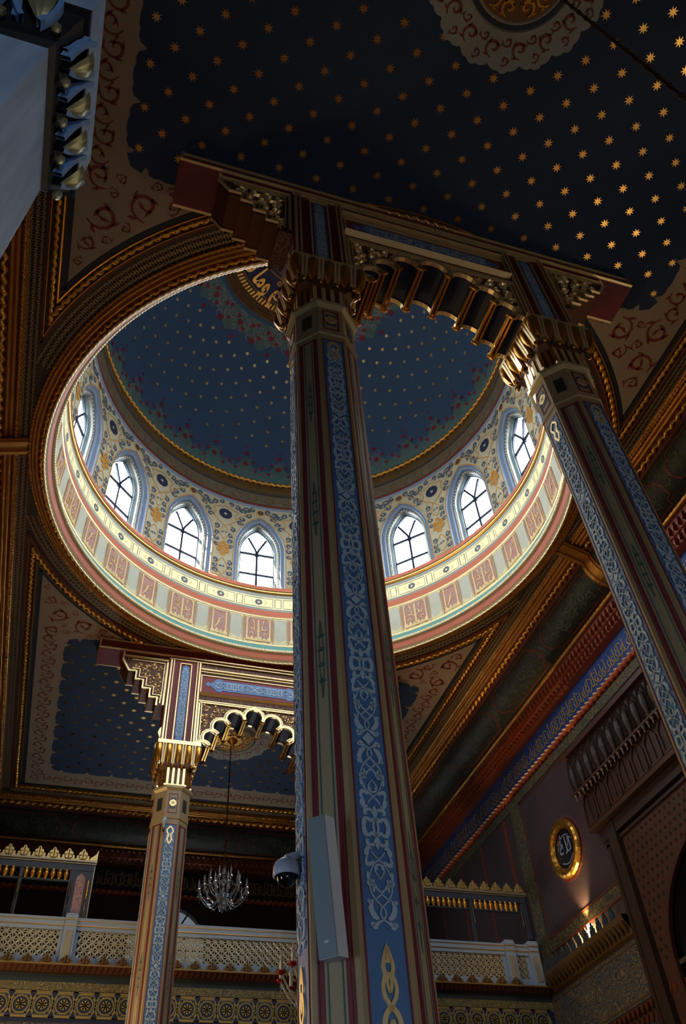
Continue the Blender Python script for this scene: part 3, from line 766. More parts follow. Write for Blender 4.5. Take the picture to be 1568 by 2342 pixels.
for a, b in zip(rows_u, rows_u[1:]):
    if b - a < 1e-6: continue
    mid = (a + b) / 2
    if abs(mid) < 0.585:
        za, zb = arch_z(a + 1e-6) or 13.0, arch_z(b - 1e-6) or 13.0
        mb.quad(F(a, za, 0), F(b, zb, 0), F(b, wall_top, 0), F(a, wall_top, 0))
    else:
        mb.quad(F(a, 11.80, 0), F(b, 11.80, 0), F(b, wall_top, 0), F(a, wall_top, 0))
mb.build('cream_wall', WCREAM, WIN0)
outs = [(0.585, 13.00, 14.03, 0.0), (0.565, 13.02, 14.00, -0.05), (0.50, 13.05, 13.95, -0.07), (0.475, 13.06, 13.92, -0.13)]
def loft(specs, mt, name, smooth=False):
    mb = MB(); rows = [[F(u, v, h) for u, v in arch_out(hw, zs, zt, 11.80, 8)] for hw, zs, zt, h in specs]
    mb.grid(rows); return mb.build(name, mt, WIN0)
loft(outs[:3], BLUEGREY, 'outer_reveal'); loft(outs[2:], BLUEGREY2, 'reveal_step')
loft([(0.475, 13.06, 13.92, -0.13), (0.43, 13.08, 13.89, -0.14), (0.425, 13.09, 13.885, -0.19)], mat('reveal_pale_moulding', '6c6c62', 0.5), 'reveal_moulding')
loft([(0.425, 13.09, 13.885, -0.19), (0.375, 13.12, 13.87, -0.24), (0.37, 13.13, 13.86, -0.34)], mat('inner_reveal_green_grey', '526062', 0.6), 'inner_reveal')
mb = MB(); path = arch_out(0.452, 13.07, 13.905, 11.84, 12)
rows = []
pp = []
for i in range(len(path) - 1):
    L = math.hypot(path[i + 1][0] - path[i][0], path[i + 1][1] - path[i][1]); k = max(1, int(L / 0.045))
    for j in range(k): pp.append((path[i][0] + (path[i + 1][0] - path[i][0]) * (j + .5) / k, path[i][1] + (path[i + 1][1] - path[i][1]) * (j + .5) / k))
for (u, v) in pp:
    mb.add([F(u - .014, v, -.13), F(u + .014, v, -.13), F(u, v - .016, -.13), F(u, v + .016, -.13), F(u, v, -.112)], [(0, 2, 4), (2, 1, 4), (1, 3, 4), (3, 0, 4)])
mb.build('pearl_moulding', WHITEPT, WIN0)
mb = MB(); g = arch_out(0.37, 13.13, 13.86, 11.80, 10); poly(mb, F, g, -0.30); mb.build('pane', GLASS, WIN0)
mb = MB()
stroke(mb, F, g, 0.03, -0.27, -0.31)
zb = 13.08
stroke(mb, F, [(0, 11.82), (0, zb)], 0.046, -0.27, -0.31); stroke(mb, F, [(-0.37, zb), (0.37, zb)], 0.042, -0.27, -0.31); stroke(mb, F, [(-0.37, 12.46), (0.37, 12.46)], 0.036, -0.27, -0.31)
for e in (-1, 1): stroke(mb, F, catmull([(0, zb), (e * 0.03, zb + 0.14), (e * 0.09, 13.35), (e * 0.20, 13.59)], 4), 0.046, -0.27, -0.31)
disc(mb, F, 0, zb, 0.055, -0.27, 10, -0.31); disc(mb, F, 0, 12.46, 0.02, -0.275, 8, -0.31)
for (u, v) in ((-0.37, 13.0), (0.37, 13.0), (-0.37, 12.38), (0.37, 12.38)): disc(mb, F, u, v, 0.022, -0.275, 8, -0.31)
mb.build('glazing_bars', IRON, WIN0)
# painted decoration of the bay: ochre frame lines, slate scrolls, star flower
mo = MB(); ms = MB()
h = 0.006
for off, w in ((0.0, 0.02),):
    stroke(mo, F, arch_out(0.60 + off, 12.99, 14.05, 11.88), w, h)
def wf(t, a, b): return a + (b - a) * t
for e in (-1, 1):
    xm = e * half
    # half of the pier to each side is drawn from this bay
    xi = e * 0.635
    stroke(mo, F, [(xi, 11.93), (e * (half - 0.0), 11.93)], 0.016, h)
    # interlaced ochre band in the pier
    pts = [(xm, 11.97), (xm - e * 0.11, 12.12), (xm - e * 0.11, 12.28), (xm, 12.48)]
    stroke(mo, F, catmull(pts, 4), 0.02, h)
    stroke(mo, F, catmull([(xm, 13.05), (xm - e * 0.10, 13.2), (xm - e * 0.10, 13.32), (xm, 13.48)], 4), 0.018, h)
    stroke(mo, F, catmull([(xm, 13.48), (xm - e * 0.16, 13.62), (xm - e * 0.27, 13.74), (xm - e * 0.24, 13.88), (xm - e * 0.30, 14.02), (xm - e * 0.14, 14.08), (xm, 14.16)], 4), 0.022, h)
    stroke(mo, F, catmull([(xm - e * 0.27, 13.78), (xm - e * 0.42, 13.95), (xm - e * 0.60, 14.10), (e * 0.16, 14.22)], 4), 0.02, h)
    stroke(mo, F, catmull([(xm - e * 0.16, 13.60), (xm - e * 0.22, 13.35), (xi + e * 0.01, 13.2), (xi, 13.0)], 4), 0.014, h)
    # slate scrolls
    for (dx, z, r, a, d) in ((0.165, 12.05, 0.045, 2, 1), (0.17, 12.2, 0.04, 4, -1), (0.165, 12.36, 0.045, 1, 1), (0.17, 12.85, 0.04, 3, -1), (0.16, 13.02, 0.045, 5, 1), (0.165, 13.2, 0.045, 2, -1), (0.19, 13.42, 0.05, 1, 1), (0.035, 12.22, 0.02, 0, 1), (0.04, 13.28, 0.02, 0, 1),
                             (0.36, 13.72, 0.05, 3, 1), (0.42, 13.86, 0.05, 1, -1), (0.55, 14.02, 0.05, 2, 1), (0.40, 14.12, 0.055, 4, -1), (0.52, 14.2, 0.06, 0, 1), (0.66, 14.26, 0.05, 2, -1), (0.28, 14.2, 0.05, 1, 1), (0.12, 14.26, 0.045, 5, -1)):
        scroll(ms, F, xm - e * dx, z, r * 1.6, a * e, d * e, h, leaves=4, w0=0.5)
    # brown cruciform knot
    for qi, (dx, z, r) in enumerate(((0, 12.60, .05), (0, 12.78, .055), (0, 12.94, .04), (0.085, 12.70, .05), (0.08, 12.84, .045))):
        if dx == 0 and e < 0: continue
        petals(mo, F, xm - e * dx, z, r * 1.3, 4, h + 0.002 + .002 * qi, wf=.62, r0=.15)
disc(mo, F, 0, 14.20, 0.10, h, 16, ry=0.095)
mo.build('ochre_strapwork', OCHRE, WIN0); ms.build('slate_scrolls', SLATE, WIN0)
mb = MB(); petals(mb, F, half, 13.88, 0.165, 10, 0.008, wf=0.62, r0=0.22); petals(mb, F, 0, 14.20, 0.07, 8, 0.010, wf=0.4)
mb.build('star_flower', mat('navy_flower', '141a34', 0.6), WIN0)
for k in range(1, 16):
    a = k * d16
    w = copy_tree(WIN0, loc=(RW * cos(a), RW * sin(a), 11.82), rz=a); w.name = 'window_%d' % (k + 1)
wlabs = {0: 'arched drum window at the right end, beside the right column capital', 1: 'arched drum window second from the right end of the visible ring', 2: 'arched drum window just right of the central column', 3: 'arched drum window hidden behind the central column',
         4: 'arched drum window just left of the central column', 5: 'arched drum window with the sun flare on its lower right edge', 6: 'arched drum window between the flared one and the leftmost', 7: 'leftmost arched drum window seen steeply from the side'}
for k in range(16):
    o = bpy.data.objects['window_%d' % (k + 1)]
    o['label'] = wlabs.get(k, 'arched drum window on the near side of the dome, out of view %s' % ('left', 'above left', 'above', 'above right', 'over the entrance', 'near right', 'right above', 'right')[k - 8])

# ---- cornice band under the dome and the dome itself
dl('blue_grey_line', BLUEGREY, [(4.30, 14.34), (4.285, 14.36), (4.285, 14.40), (4.27, 14.41)])
dl('red_line', REDLINE, [(4.27, 14.41), (4.255, 14.47), (4.26, 14.49)])
dl('patterned_band', BROWNB, [(4.26, 14.49), (4.22, 14.78)])
mb = MB()
for k in range(64):
    a = 2 * PI * (k + 0.5) / 64; Fk = lambda u, v, h, a=a: ((4.24 - h) * cos(a + u / 4.24), (4.24 - h) * sin(a + u / 4.24), v)
    ringp(mb, Fk, 0, 14.63, 0.105, 0.018, 0.012, 12)
mb.build('band_rings', mat('brown_gold_line', '7c6038', 0.5, 0.4), DM)
dl('dark_groove', mat('dark_brown_groove', '2a2016', 0.6), [(4.22, 14.78), (4.23, 14.84), (4.20, 14.86)])
dl('brown_cove', mat('brown_gold_cove', '6e5430', 0.5, 0.4), [(4.20, 14.86), (4.19, 14.98), (4.235, 15.12), (4.30, 15.22)])
dl('rope_backing', mat('dark_brown_groove', '2a2016'), [(4.30, 15.20), (4.345, 15.28), (4.31, 15.35)])
mb = MB(); rope(mb, circ_path(4.285, 15.29), 0.055, 0.15, 0.6, closed=True, ns=8, step=6); mb.build('dome_rope', mat('dome_rope_gold', 'e0a850', 0.4, 0.6, bump=.1), DM, smooth=True)
dl('ochre_fillet', mat('ochre_fillet', '8a6a34', 0.5, 0.4), [(4.30, 15.33), (4.31, 15.40), (4.34, 15.42)])
mb = MB(); lathe(mb, [(RD * cos(PI / 2 * k / 40), ZD + RD * sin(PI / 2 * k / 40)) for k in range(41)], 0, 0, 128); mb.build('dome_shell', DOMEBLUE, DM, smooth=True)
def Fsph(th, el, h): return ((RD - h) * cos(el) * cos(th), (RD - h) * cos(el) * sin(th), ZD + (RD - h) * sin(el))
def sph_band(name, mt, lo, hi, h, n=512):
    mb = MB(); rows = []
    for i in range(n):
        t = 2 * PI * i / n; a, b = lo(t), hi(t); rows.append([Fsph(t, a + (b - a) * k / 6, h) for k in range(7)])
    mb.grid(rows, closed_u=True); return mb.build(name, mt, DM, smooth=True)
def tips(t, n, base, amp):
    x = (t * n / (2 * PI)) % 1.0; y = abs(x - 0.5) * 2      # 0 at tip
    return base + amp * (max(0, 1 - y * 2.6) ** 1.3 * 0.5 + 0.5 * (1 - 0.7 * y) * (0.55 + 0.45 * abs(cos(3 * PI * x)) ** 2))
sph_band('green_border', DOMEGREEN, lambda t: rad(0.2), lambda t: tips(t, 32, rad(3.6), rad(8.8)), 0.012)
mb = MB(); mr = MB(); mmv = MB()
for k in range(32):
    t = 2 * PI * (k + 0.5) / 32
    for dt, el, r in ((0, 11.6, 0.06), (0, 6.8, 0.075), (-2.4, 8.2, 0.045), (2.4, 8.2, 0.045), (5.6, 6.3, 0.05), (-3.4, 4.0, 0.05), (3.4, 4.0, 0.05), (0, 14.2, 0.03)):
        tt = t + rad(dt); Fk = lambda u, v, h, tt=tt, el=el: Fsph(tt + u / RD, rad(el) + v / RD, h)
        petals(mr, Fk, 0, 0, r * .95, 3, 0.02, wf=0.45, r0=0.0, a0=PI / 2 + (0 if el > 5 else PI))
    for dt, el, r in ((-1.2, 9.2, 0.09), (1.2, 9.2, 0.09), (-4.2, 6.0, 0.08), (4.2, 6.0, 0.08), (-1.8, 3.2, 0.08), (1.8, 3.2, 0.08)):
        Fk = lambda u, v, h, tt=t + rad(dt), el=el: Fsph(tt + u / RD, rad(el) + v / RD, h)
        stroke(mmv, Fk, spiral(0, 0, r, 1.2 if dt < 0 else 1.9, 1.0, 1 if dt < 0 else -1, 10, 0.16), None, 0.018)
# painted stars
ms = MB()
for j in range(13):
    el = 16.6 + 2.85 * j
    if el > 50.5: continue
    for k in range(32):
        t = rad(11.25 * (k + (0.5 if j % 2 else 0.0)) - 0.9)
        if el < 18 and False: continue
        Fk = lambda u, v, h, tt=t, el=el: Fsph(tt + u / (RD * cos(rad(el))), rad(el) + v / RD, h)
        disc(ms, Fk, 0, 0, 0.043, 0.012, 8)
ms.build('star_pattern', DOMESTAR, DM)
# crown medallion
sph_band('crown_green_border', DOMEGREEN, lambda t: rad(60), lambda t: rad(54.5) - (tips(t, 16, 0, rad(5.5))), 0.012)
for k in range(32):
    t = 2 * PI * (k + 0.5) / 32
    for dt, el, r in ((0, 52.5 if k % 2 else 56, 0.07), (3, 57.5, 0.055), (-3.5, 54.5, 0.05), (0, 50 if k % 2 == 0 else 58.5, 0.05)):
        Fk = lambda u, v, h, tt=t + rad(dt), el=el: Fsph(tt + u / (RD * cos(rad(el))), rad(el) + v / RD, h)
        petals(mr, Fk, 0, 0, r * 1.1, 3, 0.02, wf=0.45, r0=0.0, a0=-PI / 2)
    for dt, el, r in ((-1.5, 55.5, 0.12), (2.4, 53.4, 0.10), (4.4, 57.2, 0.10), (0.3, 58.8, 0.09), (-3.6, 57.6, .09), (-4.6, 55.0, .08), (1.0, 57.0, .07), (5.2, 55.2, .08), (-2.2, 53.2, .07), (3.0, 59.3, .06)):
        Fk = lambda u, v, h, tt=t + rad(dt), el=el: Fsph(tt + u / (RD * cos(rad(el))), rad(el) + v / RD, h)
        stroke(mmv, Fk, spiral(0, 0, r, 4.4, 1.0, 1 if k % 2 else -1, 10, 0.24), None, 0.018)
mr.build('red_flowers', DOMERED, DM); mmv.build('mauve_scrolls', DOMEMAUVE, DM)
def flat_ring(name, mt, r0, r1, h, n=128, k=4):
    mb = MB(); rows = []
    for i in range(n):
        t = 2 * PI * i / n; rows.append([Fdome((r0 + (r1 - r0) * j / k) * cos(t), (r0 + (r1 - r0) * j / k) * sin(t), h) for j in range(k + 1)])
    mb.grid(rows, closed_u=True); return mb.build(name, mt, DM, smooth=True)
flat_ring('crown_brown_ring', mat('brown_meander_ground', '54361c', 0.55, 0.3), 1.70, 2.07, 0.03)
mb = MB(); me = MB()
for k in range(20):
    t = 2 * PI * k / 20; Fk = lambda u, v, h, t=t: Fdome((1.92 + v) * cos(t + u / 1.92), (1.92 + v) * sin(t + u / 1.92), h)
    for w in (0.11, 0.05): stroke(mb, Fk, [(-0.2, -w), (0.2, -w), (0.2 + w * .6, 0), (0.2, w), (-0.2, w), (-0.2 - w * .6, 0)], 0.018, 0.05, 0.03, closed=True)
for r in (1.80, 2.05): ringp(mb, Fdome, 0, 0, r, 0.02, 0.05, 96, 0.03)
mb.build('crown_meander', mat('dim_gold_line', '7a5a30', 0.5, 0.5), DM)
flat_ring('crown_navy_ring', mat('calligraphy_navy', '1c2654', 0.6), 0.0, 1.71, 0.04, k=8)
mb = MB(); ringp(mb, Fdome, 0, 0, 1.62, 0.03, 0.08, 96, 0.04, ridge=True); ringp(mb, Fdome, 0, 0, 1.03, 0.04, 0.08, 96, 0.04, ridge=True); ringp(mb, Fdome, 0, 0, 0.92, 0.03, 0.09, 96, 0.04, ridge=True); ringp(mb, Fdome, 0, 0, 0.5, 0.05, 0.1, 64, 0.04, ridge=True)
mb.build('crown_ring_mouldings', CROWNG, DM)
mb = MB()
for k in range(112):
    t = 2 * PI * k / 112; Fk = lambda u, v, h, t=t: Fdome((1.715 + v) * cos(t + u / 1.715), (1.715 + v) * sin(t + u / 1.715), h)
    poly(mb, Fk, [(-0.038, -0.065), (0.008, -0.065), (0.038, 0.065), (-0.008, 0.065)], 0.10, 0.03)
for k in range(40):
    t = 2 * PI * k / 40; disc(mb, lambda u, v, h, t=t: Fdome((0.76 + v) * cos(t + u / 0.76), (0.76 + v) * sin(t + u / 0.76), h), 0, 0, 0.05, 0.09, 8, 0.04)
mb.build('crown_slanted_beads', CROWNG, DM)
# gilt lettering round the crown, read with the tops of the letters to the centre
ayah = '\ufeed\ufe8d\ufedf\ufee0\ufeea \ufea7\ufee0\ufed8\ufedc\ufee2 \ufeed\ufee3\ufe8e \ufe97\ufecc\ufee4\ufee0\ufeee\ufee5'
mb = MB()
for k in range(2):
    tc = rad(112 + 180 * k)
    Fk = lambda u, v, h, tc=tc: Fdome((1.52 - v) * cos(tc - u / 1.36), (1.52 - v) * sin(tc - u / 1.36), h)
    vs, fs = text_mesh(ayah[::-1], 0.52, 0.018)
    xs = [q[0] for q in vs]; sc_u = 3.7 / (max(xs) - min(xs)); c0 = (max(xs) + min(xs)) / 2
    vs = [((x - c0) * sc_u, y * 1.2) for x, y in vs]
    mb.add([Fk(x, y, 0.075) for x, y in vs], fs)
mb.build('crown_lettering', CROWNG, DM)
mb = MB()
for k in range(10):
    t = 2 * PI * k / 10; petals(mb, lambda u, v, h, t=t: Fdome(1.14 * cos(t) + u, 1.14 * sin(t) + v, h), 0, 0, 0.07, 4, 0.07)
mb.build('crown_small_flowers', mat('small_flower_gold', 'b08a4c', 0.5, 0.5), DM)

# ================================================================ COLUMNS
CX, CY = 1.324, 4.619
AP = 0.29; SD = AP * math.tan(PI / 8)
def face(ap, ang):
    """mapping onto the facet of a prism centred on the axis: u along the facet, v height, h outward"""
    c, s_ = cos(ang), sin(ang)
    return lambda u, v, h: ((ap + h) * c - u * s_, (ap + h) * s_ + u * c, v)
def at(F, x, y): return lambda u, v, h: (F(u, v, h)[0] + x, F(u, v, h)[1] + y, v)
def octa(ap, z, cut=None):
    r = ap / cos(PI / 8); return [(r * cos(PI / 8 + PI / 4 * k), r * sin(PI / 8 + PI / 4 * k), z) for k in range(8)]
def oprism(mb, levels, cx, cy):
    mb.grid([[(x + cx, y + cy, z) for x, y, z in octa(ap, z)] for ap, z in levels], closed_v=True)
def arabesque(mb, F, z0, z1, hu, half, h=0.012, h0=0.003):
    """interlaced arabesque on a vertical strip: half-period motif mirrored both ways"""
    hp = half; n = int(round((z1 - z0) / hp))
    for i in range(n):
        za, zb = (z1 - i * hp, z1 - (i + 1) * hp) if i % 2 == 0 else (z1 - (i + 1) * hp, z1 - i * hp)
        def G(u, t, hh, za=za, zb=zb): return F(u * hu, za + (zb - za) * t, hh)
        # widths are given in panel half-widths; t is stretched by the aspect
        asp = hp / hu
        def K(pts, w, sm=4):
            for e in (-1, 1):
                P = catmull([(x * e, t * asp) for x, t in pts], sm)
                ws = w * 1.2 if not isinstance(w, (list, tuple)) else [1.22 * w[min(len(w) - 1, int(j / max(1, len(P) - 1) * (len(w) - 1) + 0.5))] for j in range(len(P))]
                stroke(mb, lambda u, v, hh: G(u, v / asp, hh), P, ws, h, h0)
        def B(x, t, rx, rt, mirror=True):
            for e in ((-1, 1) if mirror else (1,)):
                poly(mb, G, [(e * x + rx * cos(2 * PI * q / 8), t + rt * sin(2 * PI * q / 8)) for q in range(8)], h)
        # lobed diamond (drawn whole from even halves only)
        if i % 2 == 0:
            poly(mb, G, [(0, -.085), (.13, -.05), (.36, -.015), (.38, 0.0), (.36, .015), (.13, .05), (0, .085), (-.13, .05), (-.36, .015), (-.38, 0), (-.36, -.015), (-.13, -.05)], h)
        K([(0, .118), (.25, .095), (.52, .065), (.55, .03)], [.07, .09, .16, .28, .10]); B(.66, .075, .17, .022)
        K([(0, .118), (.13, .15), (.15, .18), (.11, .21), (0, .235)], .07)
        K([(.30, .145), (.42, .135), (.58, .16), (.70, .21), (.66, .27), (.52, .295)], [.14, .22, .26, .24, .18, .06]); B(.78, .275, .14, .02)
        K([(0, .235), (.2, .262), (.40, .30), (.62, .36), (.68, .43), (.66, .47)], .075)
        K([(.45, .285), (.22, .32), (0, .353), (.22, .39), (.42, .43), (.58, .47)], [.06, .07, .07, .09, .16, .3]); B(.66, .45, .2, .04); B(.74, .51, .1, .05)
        K([(.5, .36), (.44, .40), (.46, .44), (.56, .45)], [.04, .12, .16, .1])
        K([(0, .485), (.16, .525), (.28, .565), (.2, .61), (0, .628)], [.05, .06, .08, .12, .1]); B(.17, .585, .07, .014)
        K([(.66, .51), (.55, .56), (.36, .62), (.16, .655), (0, .672), (.2, .705), (.42, .75)], .065)
        K([(.30, .655), (.50, .63), (.72, .625), (.80, .66), (.72, .70), (.74, .74), (.6, .785), (.42, .775)], [.08, .16, .22, .12, .10, .24, .22, .1])
        poly(mb, G, [(0, .765), (.10, .80), (.26, .84), (.12, .885), (.09, .915), (-.09, .915), (-.12, .885), (-.26, .84), (-.10, .80)], h)
        K([(.12, .835), (.36, .815), (.60, .83), (.62, .86), (.46, .868)], [.2, .15, .2, .16, .05])
        K([(0, .90), (.25, .935), (.50, .915), (.70, .93), (.80, 1.0)], [.14, .18, .16, .24, .22])
        K([(0, .90), (.12, .95), (.16, 1.0)], .12)
def gilt_finial(mb, F, ztop, hu, L, flip=1, h=0.014):
    def P(u, t): return (u * hu, ztop - flip * t * L)
    def K(pts, w):
        for e in (-1, 1): stroke(mb, F, catmull([P(x * e, t) for x, t in pts], 5), w * hu * 1.3, h, 0.003)
    poly(mb, F, [P(0, 0), P(.16, .055), P(.2, .085), P(-.2, .085), P(-.16, .055)], h)
    K([(0, .02), (.2, .07), (.26, .10), (.2, .13), (.34, .17), (.30, .21), (.1, .24), (0, .27)], .15)
    K([(0, .12), (.12, .16), (0, .2)], .12)
    K([(0, .25), (.3, .28), (.42, .32), (.36, .37), (.12, .40), (0, .42)], .19); K([(0, .30), (.12, .335), (0, .36)], .14)
    K([(0, .43), (.34, .45), (.55, .50), (.42, .57), (.12, .63), (0, .66)], .19); K([(0, .45), (.10, .54), (.05, .62)], .16)
    K([(0, .66), (.45, .71), (.75, .80), (.8, .92), (.78, 1.0)], .22); K([(0, .70), (.12, .78), (.4, .85), (.5, .95), (.2, .99), (0, .97)], .16); K([(0, .68), (.3, .76), (.3, .84), (0, .9)], .12)

COLS = root('octagonal_column', (-CX, -CY, FLOOR), 'tall painted octagonal column nearest the viewer, a grey loudspeaker fixed to its left', 'column', 'four columns under the dome')
cx, cy = -CX, -CY
mb = MB(); oprism(mb, [(AP + .09, FLOOR), (AP + .09, FLOOR + .45), (AP + .05, FLOOR + .52), (AP, FLOOR + .62), (AP, 6.50), (AP + .012, 6.51), (AP + .012, 6.56), (AP, 6.57), (AP, 7.04)], cx, cy); mb.build('shaft', COLTAN, COLS)
mb = MB(); oprism(mb, [(AP, 7.00), (AP + .035, 7.04), (AP + .04, 7.075), (AP, 7.085)], cx, cy); mb.build('collar_line', mat('pale_olive_line', 'b0a078', 0.4, 0.3), COLS)
strip_specs = []
for k in range(4):
    a = k * PI / 2; F = at(face(AP, a), cx, cy)
    p = MB(); rect(p, F, -.088, .088, 0.0, 6.40, 0.003, 0); pn = p.build('blue_panel', COLBLUE, COLS)
    q = MB(); arabesque(q, F, 1.36, 6.24, 0.080, 0.488); ab = q.build('arabesque_relief', ARAB, pn)
    q = MB(); gilt_finial(q, F, 1.325, 0.085, 1.0); gilt_finial(q, F, 6.02, 0.085, 0.55, flip=-1) if False else None
    # small gilt drop at the head of the panel
    for e in (-1, 1): stroke(q, F, catmull([(0, 6.08), (e * .035, 6.16), (e * .02, 6.22), (e * .05, 6.30), (0, 6.37)], 4), 0.022, 0.014, 0.003)
    q.build('gilt_finial', GOLDC, pn)
    mr_ = MB(); mt_ = MB()
    for e in (-1, 1):
        rect(mr_, F, e * .093 - .004, e * .093 + .004, 0.0, 6.42, 0.006, 0); 
    rect(mr_, F, -.10, .10, 6.40, 6.415, 0.006, 0); rect(mr_, F, -.07, .07, 6.60, 6.614, 0.006, 0); rect(mr_, F, -.07, .07, 6.93, 6.944, 0.006, 0)
    for e in (-1, 1): rect(mr_, F, e * .07 - .006, e * .07 + .006, 6.60, 6.944, 0.006, 0)
    mr_.build('maroon_edge_lines', COLMAR, COLS)
    q = MB(); rect(q, F, -.045, .045, 6.68, 6.87, 0.004, 0); sq = q.build('inset_square', mat('dark_inset', '323c50', 0.5), COLS)
    q = MB(); petals(q, F, 0, 6.775, 0.055, 4, 0.012, 0.004, wf=.6, a0=PI / 4); petals(q, F, 0, 6.775, 0.04, 4, 0.012, 0.004, wf=.5); q.build('inset_rosette', GOLDC, sq)
    b = a + PI / 4; F = at(face(AP, b), cx, cy)
    q = MB(); rect(q, F, -.060, .060, 0.0, 6.40, 0.003, 0); gp = q.build('green_panel', COLGREEN, COLS)
    q = MB()
    for e in (-1, 1): rect(q, F, e * .036 - .003, e * .036 + .003, 0.0, 6.38, 0.006, 0)
    for zc in (5.5, 4.2, 2.9, 1.6, 0.5):
        for e in (-1, 1):
            for dz in (-.16, -.05, .06, .16): scroll(q, F, e * .012, zc + dz, 0.018, PI / 2, e, 0.006, leaves=2, w0=0.3)
            stroke(q, F, catmull([(0, zc - .28), (e * .012, zc - .1), (e * .012, zc + .1), (0, zc + .28)], 3), .006, .006)
    q.build('teal_ornament', COLTEAL, gp)
    q = MB()
    for e in (-1, 1):
        rect(q, F, e * .064 - .010, e * .064 + .010, 0.0, 6.42, 0.006, 0); rect(q, F, e * .085 - .004, e * .085 + .004, 0.0, 6.42, 0.005, 0)
    rect(q, F, -.08, .08, 6.40, 6.42, 0.006, 0)
    q.build('maroon_stripes', COLMAR, COLS)
    q = MB(); rect(q, F, -.05, .05, 6.66, 6.88, 0.004, 0); q.build('inset_square', mat('dark_green_inset', '283028', 0.5), COLS)
# capital: reeded neck, leaf consoles, square abacus
cap = root('capital', (cx, cy, 7.08)); cap.parent = COLS; cap.location = (0, 0, 0); cap['_o'] = COLS['_o']
mb = MB()
def sq(ap, z, ch=0.42):
    """square with cut corners"""
    k = ap * ch; return [(ap, -k, z), (ap, k, z), (k, ap, z), (-k, ap, z), (-ap, k, z), (-ap, -k, z), (-k, -ap, z), (k, -ap, z)]
mb.grid([[(x + cx, y + cy, z) for x, y, z in sq(ap, z, ch)] for ap, z, ch in ((AP, 7.07, .42), (.265, 7.10, .5), (.265, 7.40, .62), (.29, 7.46, .8), (.345, 7.80, .97), (.345, 7.84, .99))], closed_v=True, caps=True)
mb.build('bell', mat('brown_gold_bell', '5c3c22', 0.5, 0.3), cap)
mb = MB(); mb.box(cx - .375, cx + .375, cy - .375, cy + .375, 7.83, 7.90); mb.build('abacus', GOLDC, cap)
mb = MB(); md = MB(); ml = MB(); mk = MB()
for k in range(4):
    a = k * PI / 2; F = at(face(0.265, a), cx, cy); cc, ss = cos(a), sin(a)
    for u in (-.135, -.045, .045, .135): rect(mb, F, u - .020, u + .020, 7.11, 7.42, 0.016, 0)
    rect(mb, F, -.19, .19, 7.085, 7.115, 0.03, 0)
    b = a + PI / 4; F2 = at(face(0.262, b), cx, cy)
    for u in (-.07, 0, .07): rect(ml, F2, u - .018, u + .018, 7.11, 7.40, 0.05, -0.02)
    def Fs(u, v, h, cc=cc, ss=ss):   # sloping leaf face
        ap = .285 + .065 * max(0, (v - 7.45)) / .37 + h; return (ap * cc - u * ss + cx, ap * ss + u * cc + cy, v)
    for i, u in enumerate((-.255, -.085, .085, .255)):
        # console between leaves: fluted bracket with a bead below
        x = u
        for du in (-.022, .022): stroke(mb, Fs, [(x + du, 7.82), (x + du * .8, 7.62), (x + du * .7, 7.47)], 0.026, 0.05, 0.0)
        lathe_c = Fs(x, 7.44, 0.045); tube(mk, [(lathe_c[0], lathe_c[1], 7.47), (lathe_c[0], lathe_c[1], 7.44), (lathe_c[0], lathe_c[1], 7.41)], [.018, .026, .006], 6)
    for u in (-.34, -.17, 0, .17, .34):
        rows = []
        for t, w in ((0, .045), (.2, .058), (.45, .062), (.7, .045), (.9, .02), (1, .004)):
            z = 7.80 - .31 * t; row = []
            for q in range(7):
                th = PI * q / 6; row.append(Fs(u + w * cos(th), z, .008 + w * 1.05 * sin(th)))
            rows.append(row)
        mk.grid(rows)
mb.build('reeds', GOLDC, cap); ml.build('corner_reeds', GOLDO, cap); mk.build('gilt_leaves', GOLD, cap, smooth=True)
for (x, y, rz, lab) in ((CX, -CY, 0, 'tall painted octagonal column leaning in at the right, its left capital face catching window light'),
                        (-CX, CY, PI, 'slimmer looking octagonal column of the far arcade, brightly lit gilt capital, in front of the gallery rail'),
                        (CX, CY, PI, 'octagonal column of the far arcade hidden behind the nearest column')):
    copy_tree(COLS, loc=(x, y, FLOOR), rz=rz, label=lab)

# ================================================================ ARCADE SCREENS ON THE COLUMNS
AR = root('arcade_screen', (0, CY, 7.90), 'sunlit far arcade screen with lobed arch and stepped bracket, resting on the far columns', 'arcade', 'two arcade screens under the dome')
Y0, Y1 = 4.38, 4.86
lobes = [(0, 8.62, .175), (.35, 8.53, .168), (.60, 8.33, .162), (.77, 8.085, .150), (.915, 7.86, .135)]
cusps = [(.165, 8.55), (.46, 8.41), (.665, 8.18), (.81, 7.93)]
def lobe_pts(n=8):
    P = []
    ends = [(-.165, 8.55)] + cusps + [(1.03, 7.90)]
    # right half from the crown down
    seq = []
    for i, (lx, lz, r) in enumerate(lobes):
        if i == 0: A, B = (-.165, 8.55), (.165, 8.55)
        else: A, B = cusps[i - 1], (cusps[i] if i < 4 else (1.03, 7.95))
        a0 = math.atan2(A[1] - lz, A[0] - lx); a1 = math.atan2(B[1] - lz, B[0] - lx)
        if a0 < a1: a0 += 2 * PI
        seg = [(lx + r * cos(a0 + (a1 - a0) * k / n), lz + r * sin(a0 + (a1 - a0) * k / n)) for k in range(n + 1)]
        seq.append(seg)
    right = []
    for s2 in seq[1:]: right += s2
    left = [(-x, z) for x, z in right][::-1]
    return left + seq[0] + right
LP_ = lobe_pts()
Fm = lambda y, s=1: (lambda u, v, h: (u, y - s * h, v))       # face looking towards -y
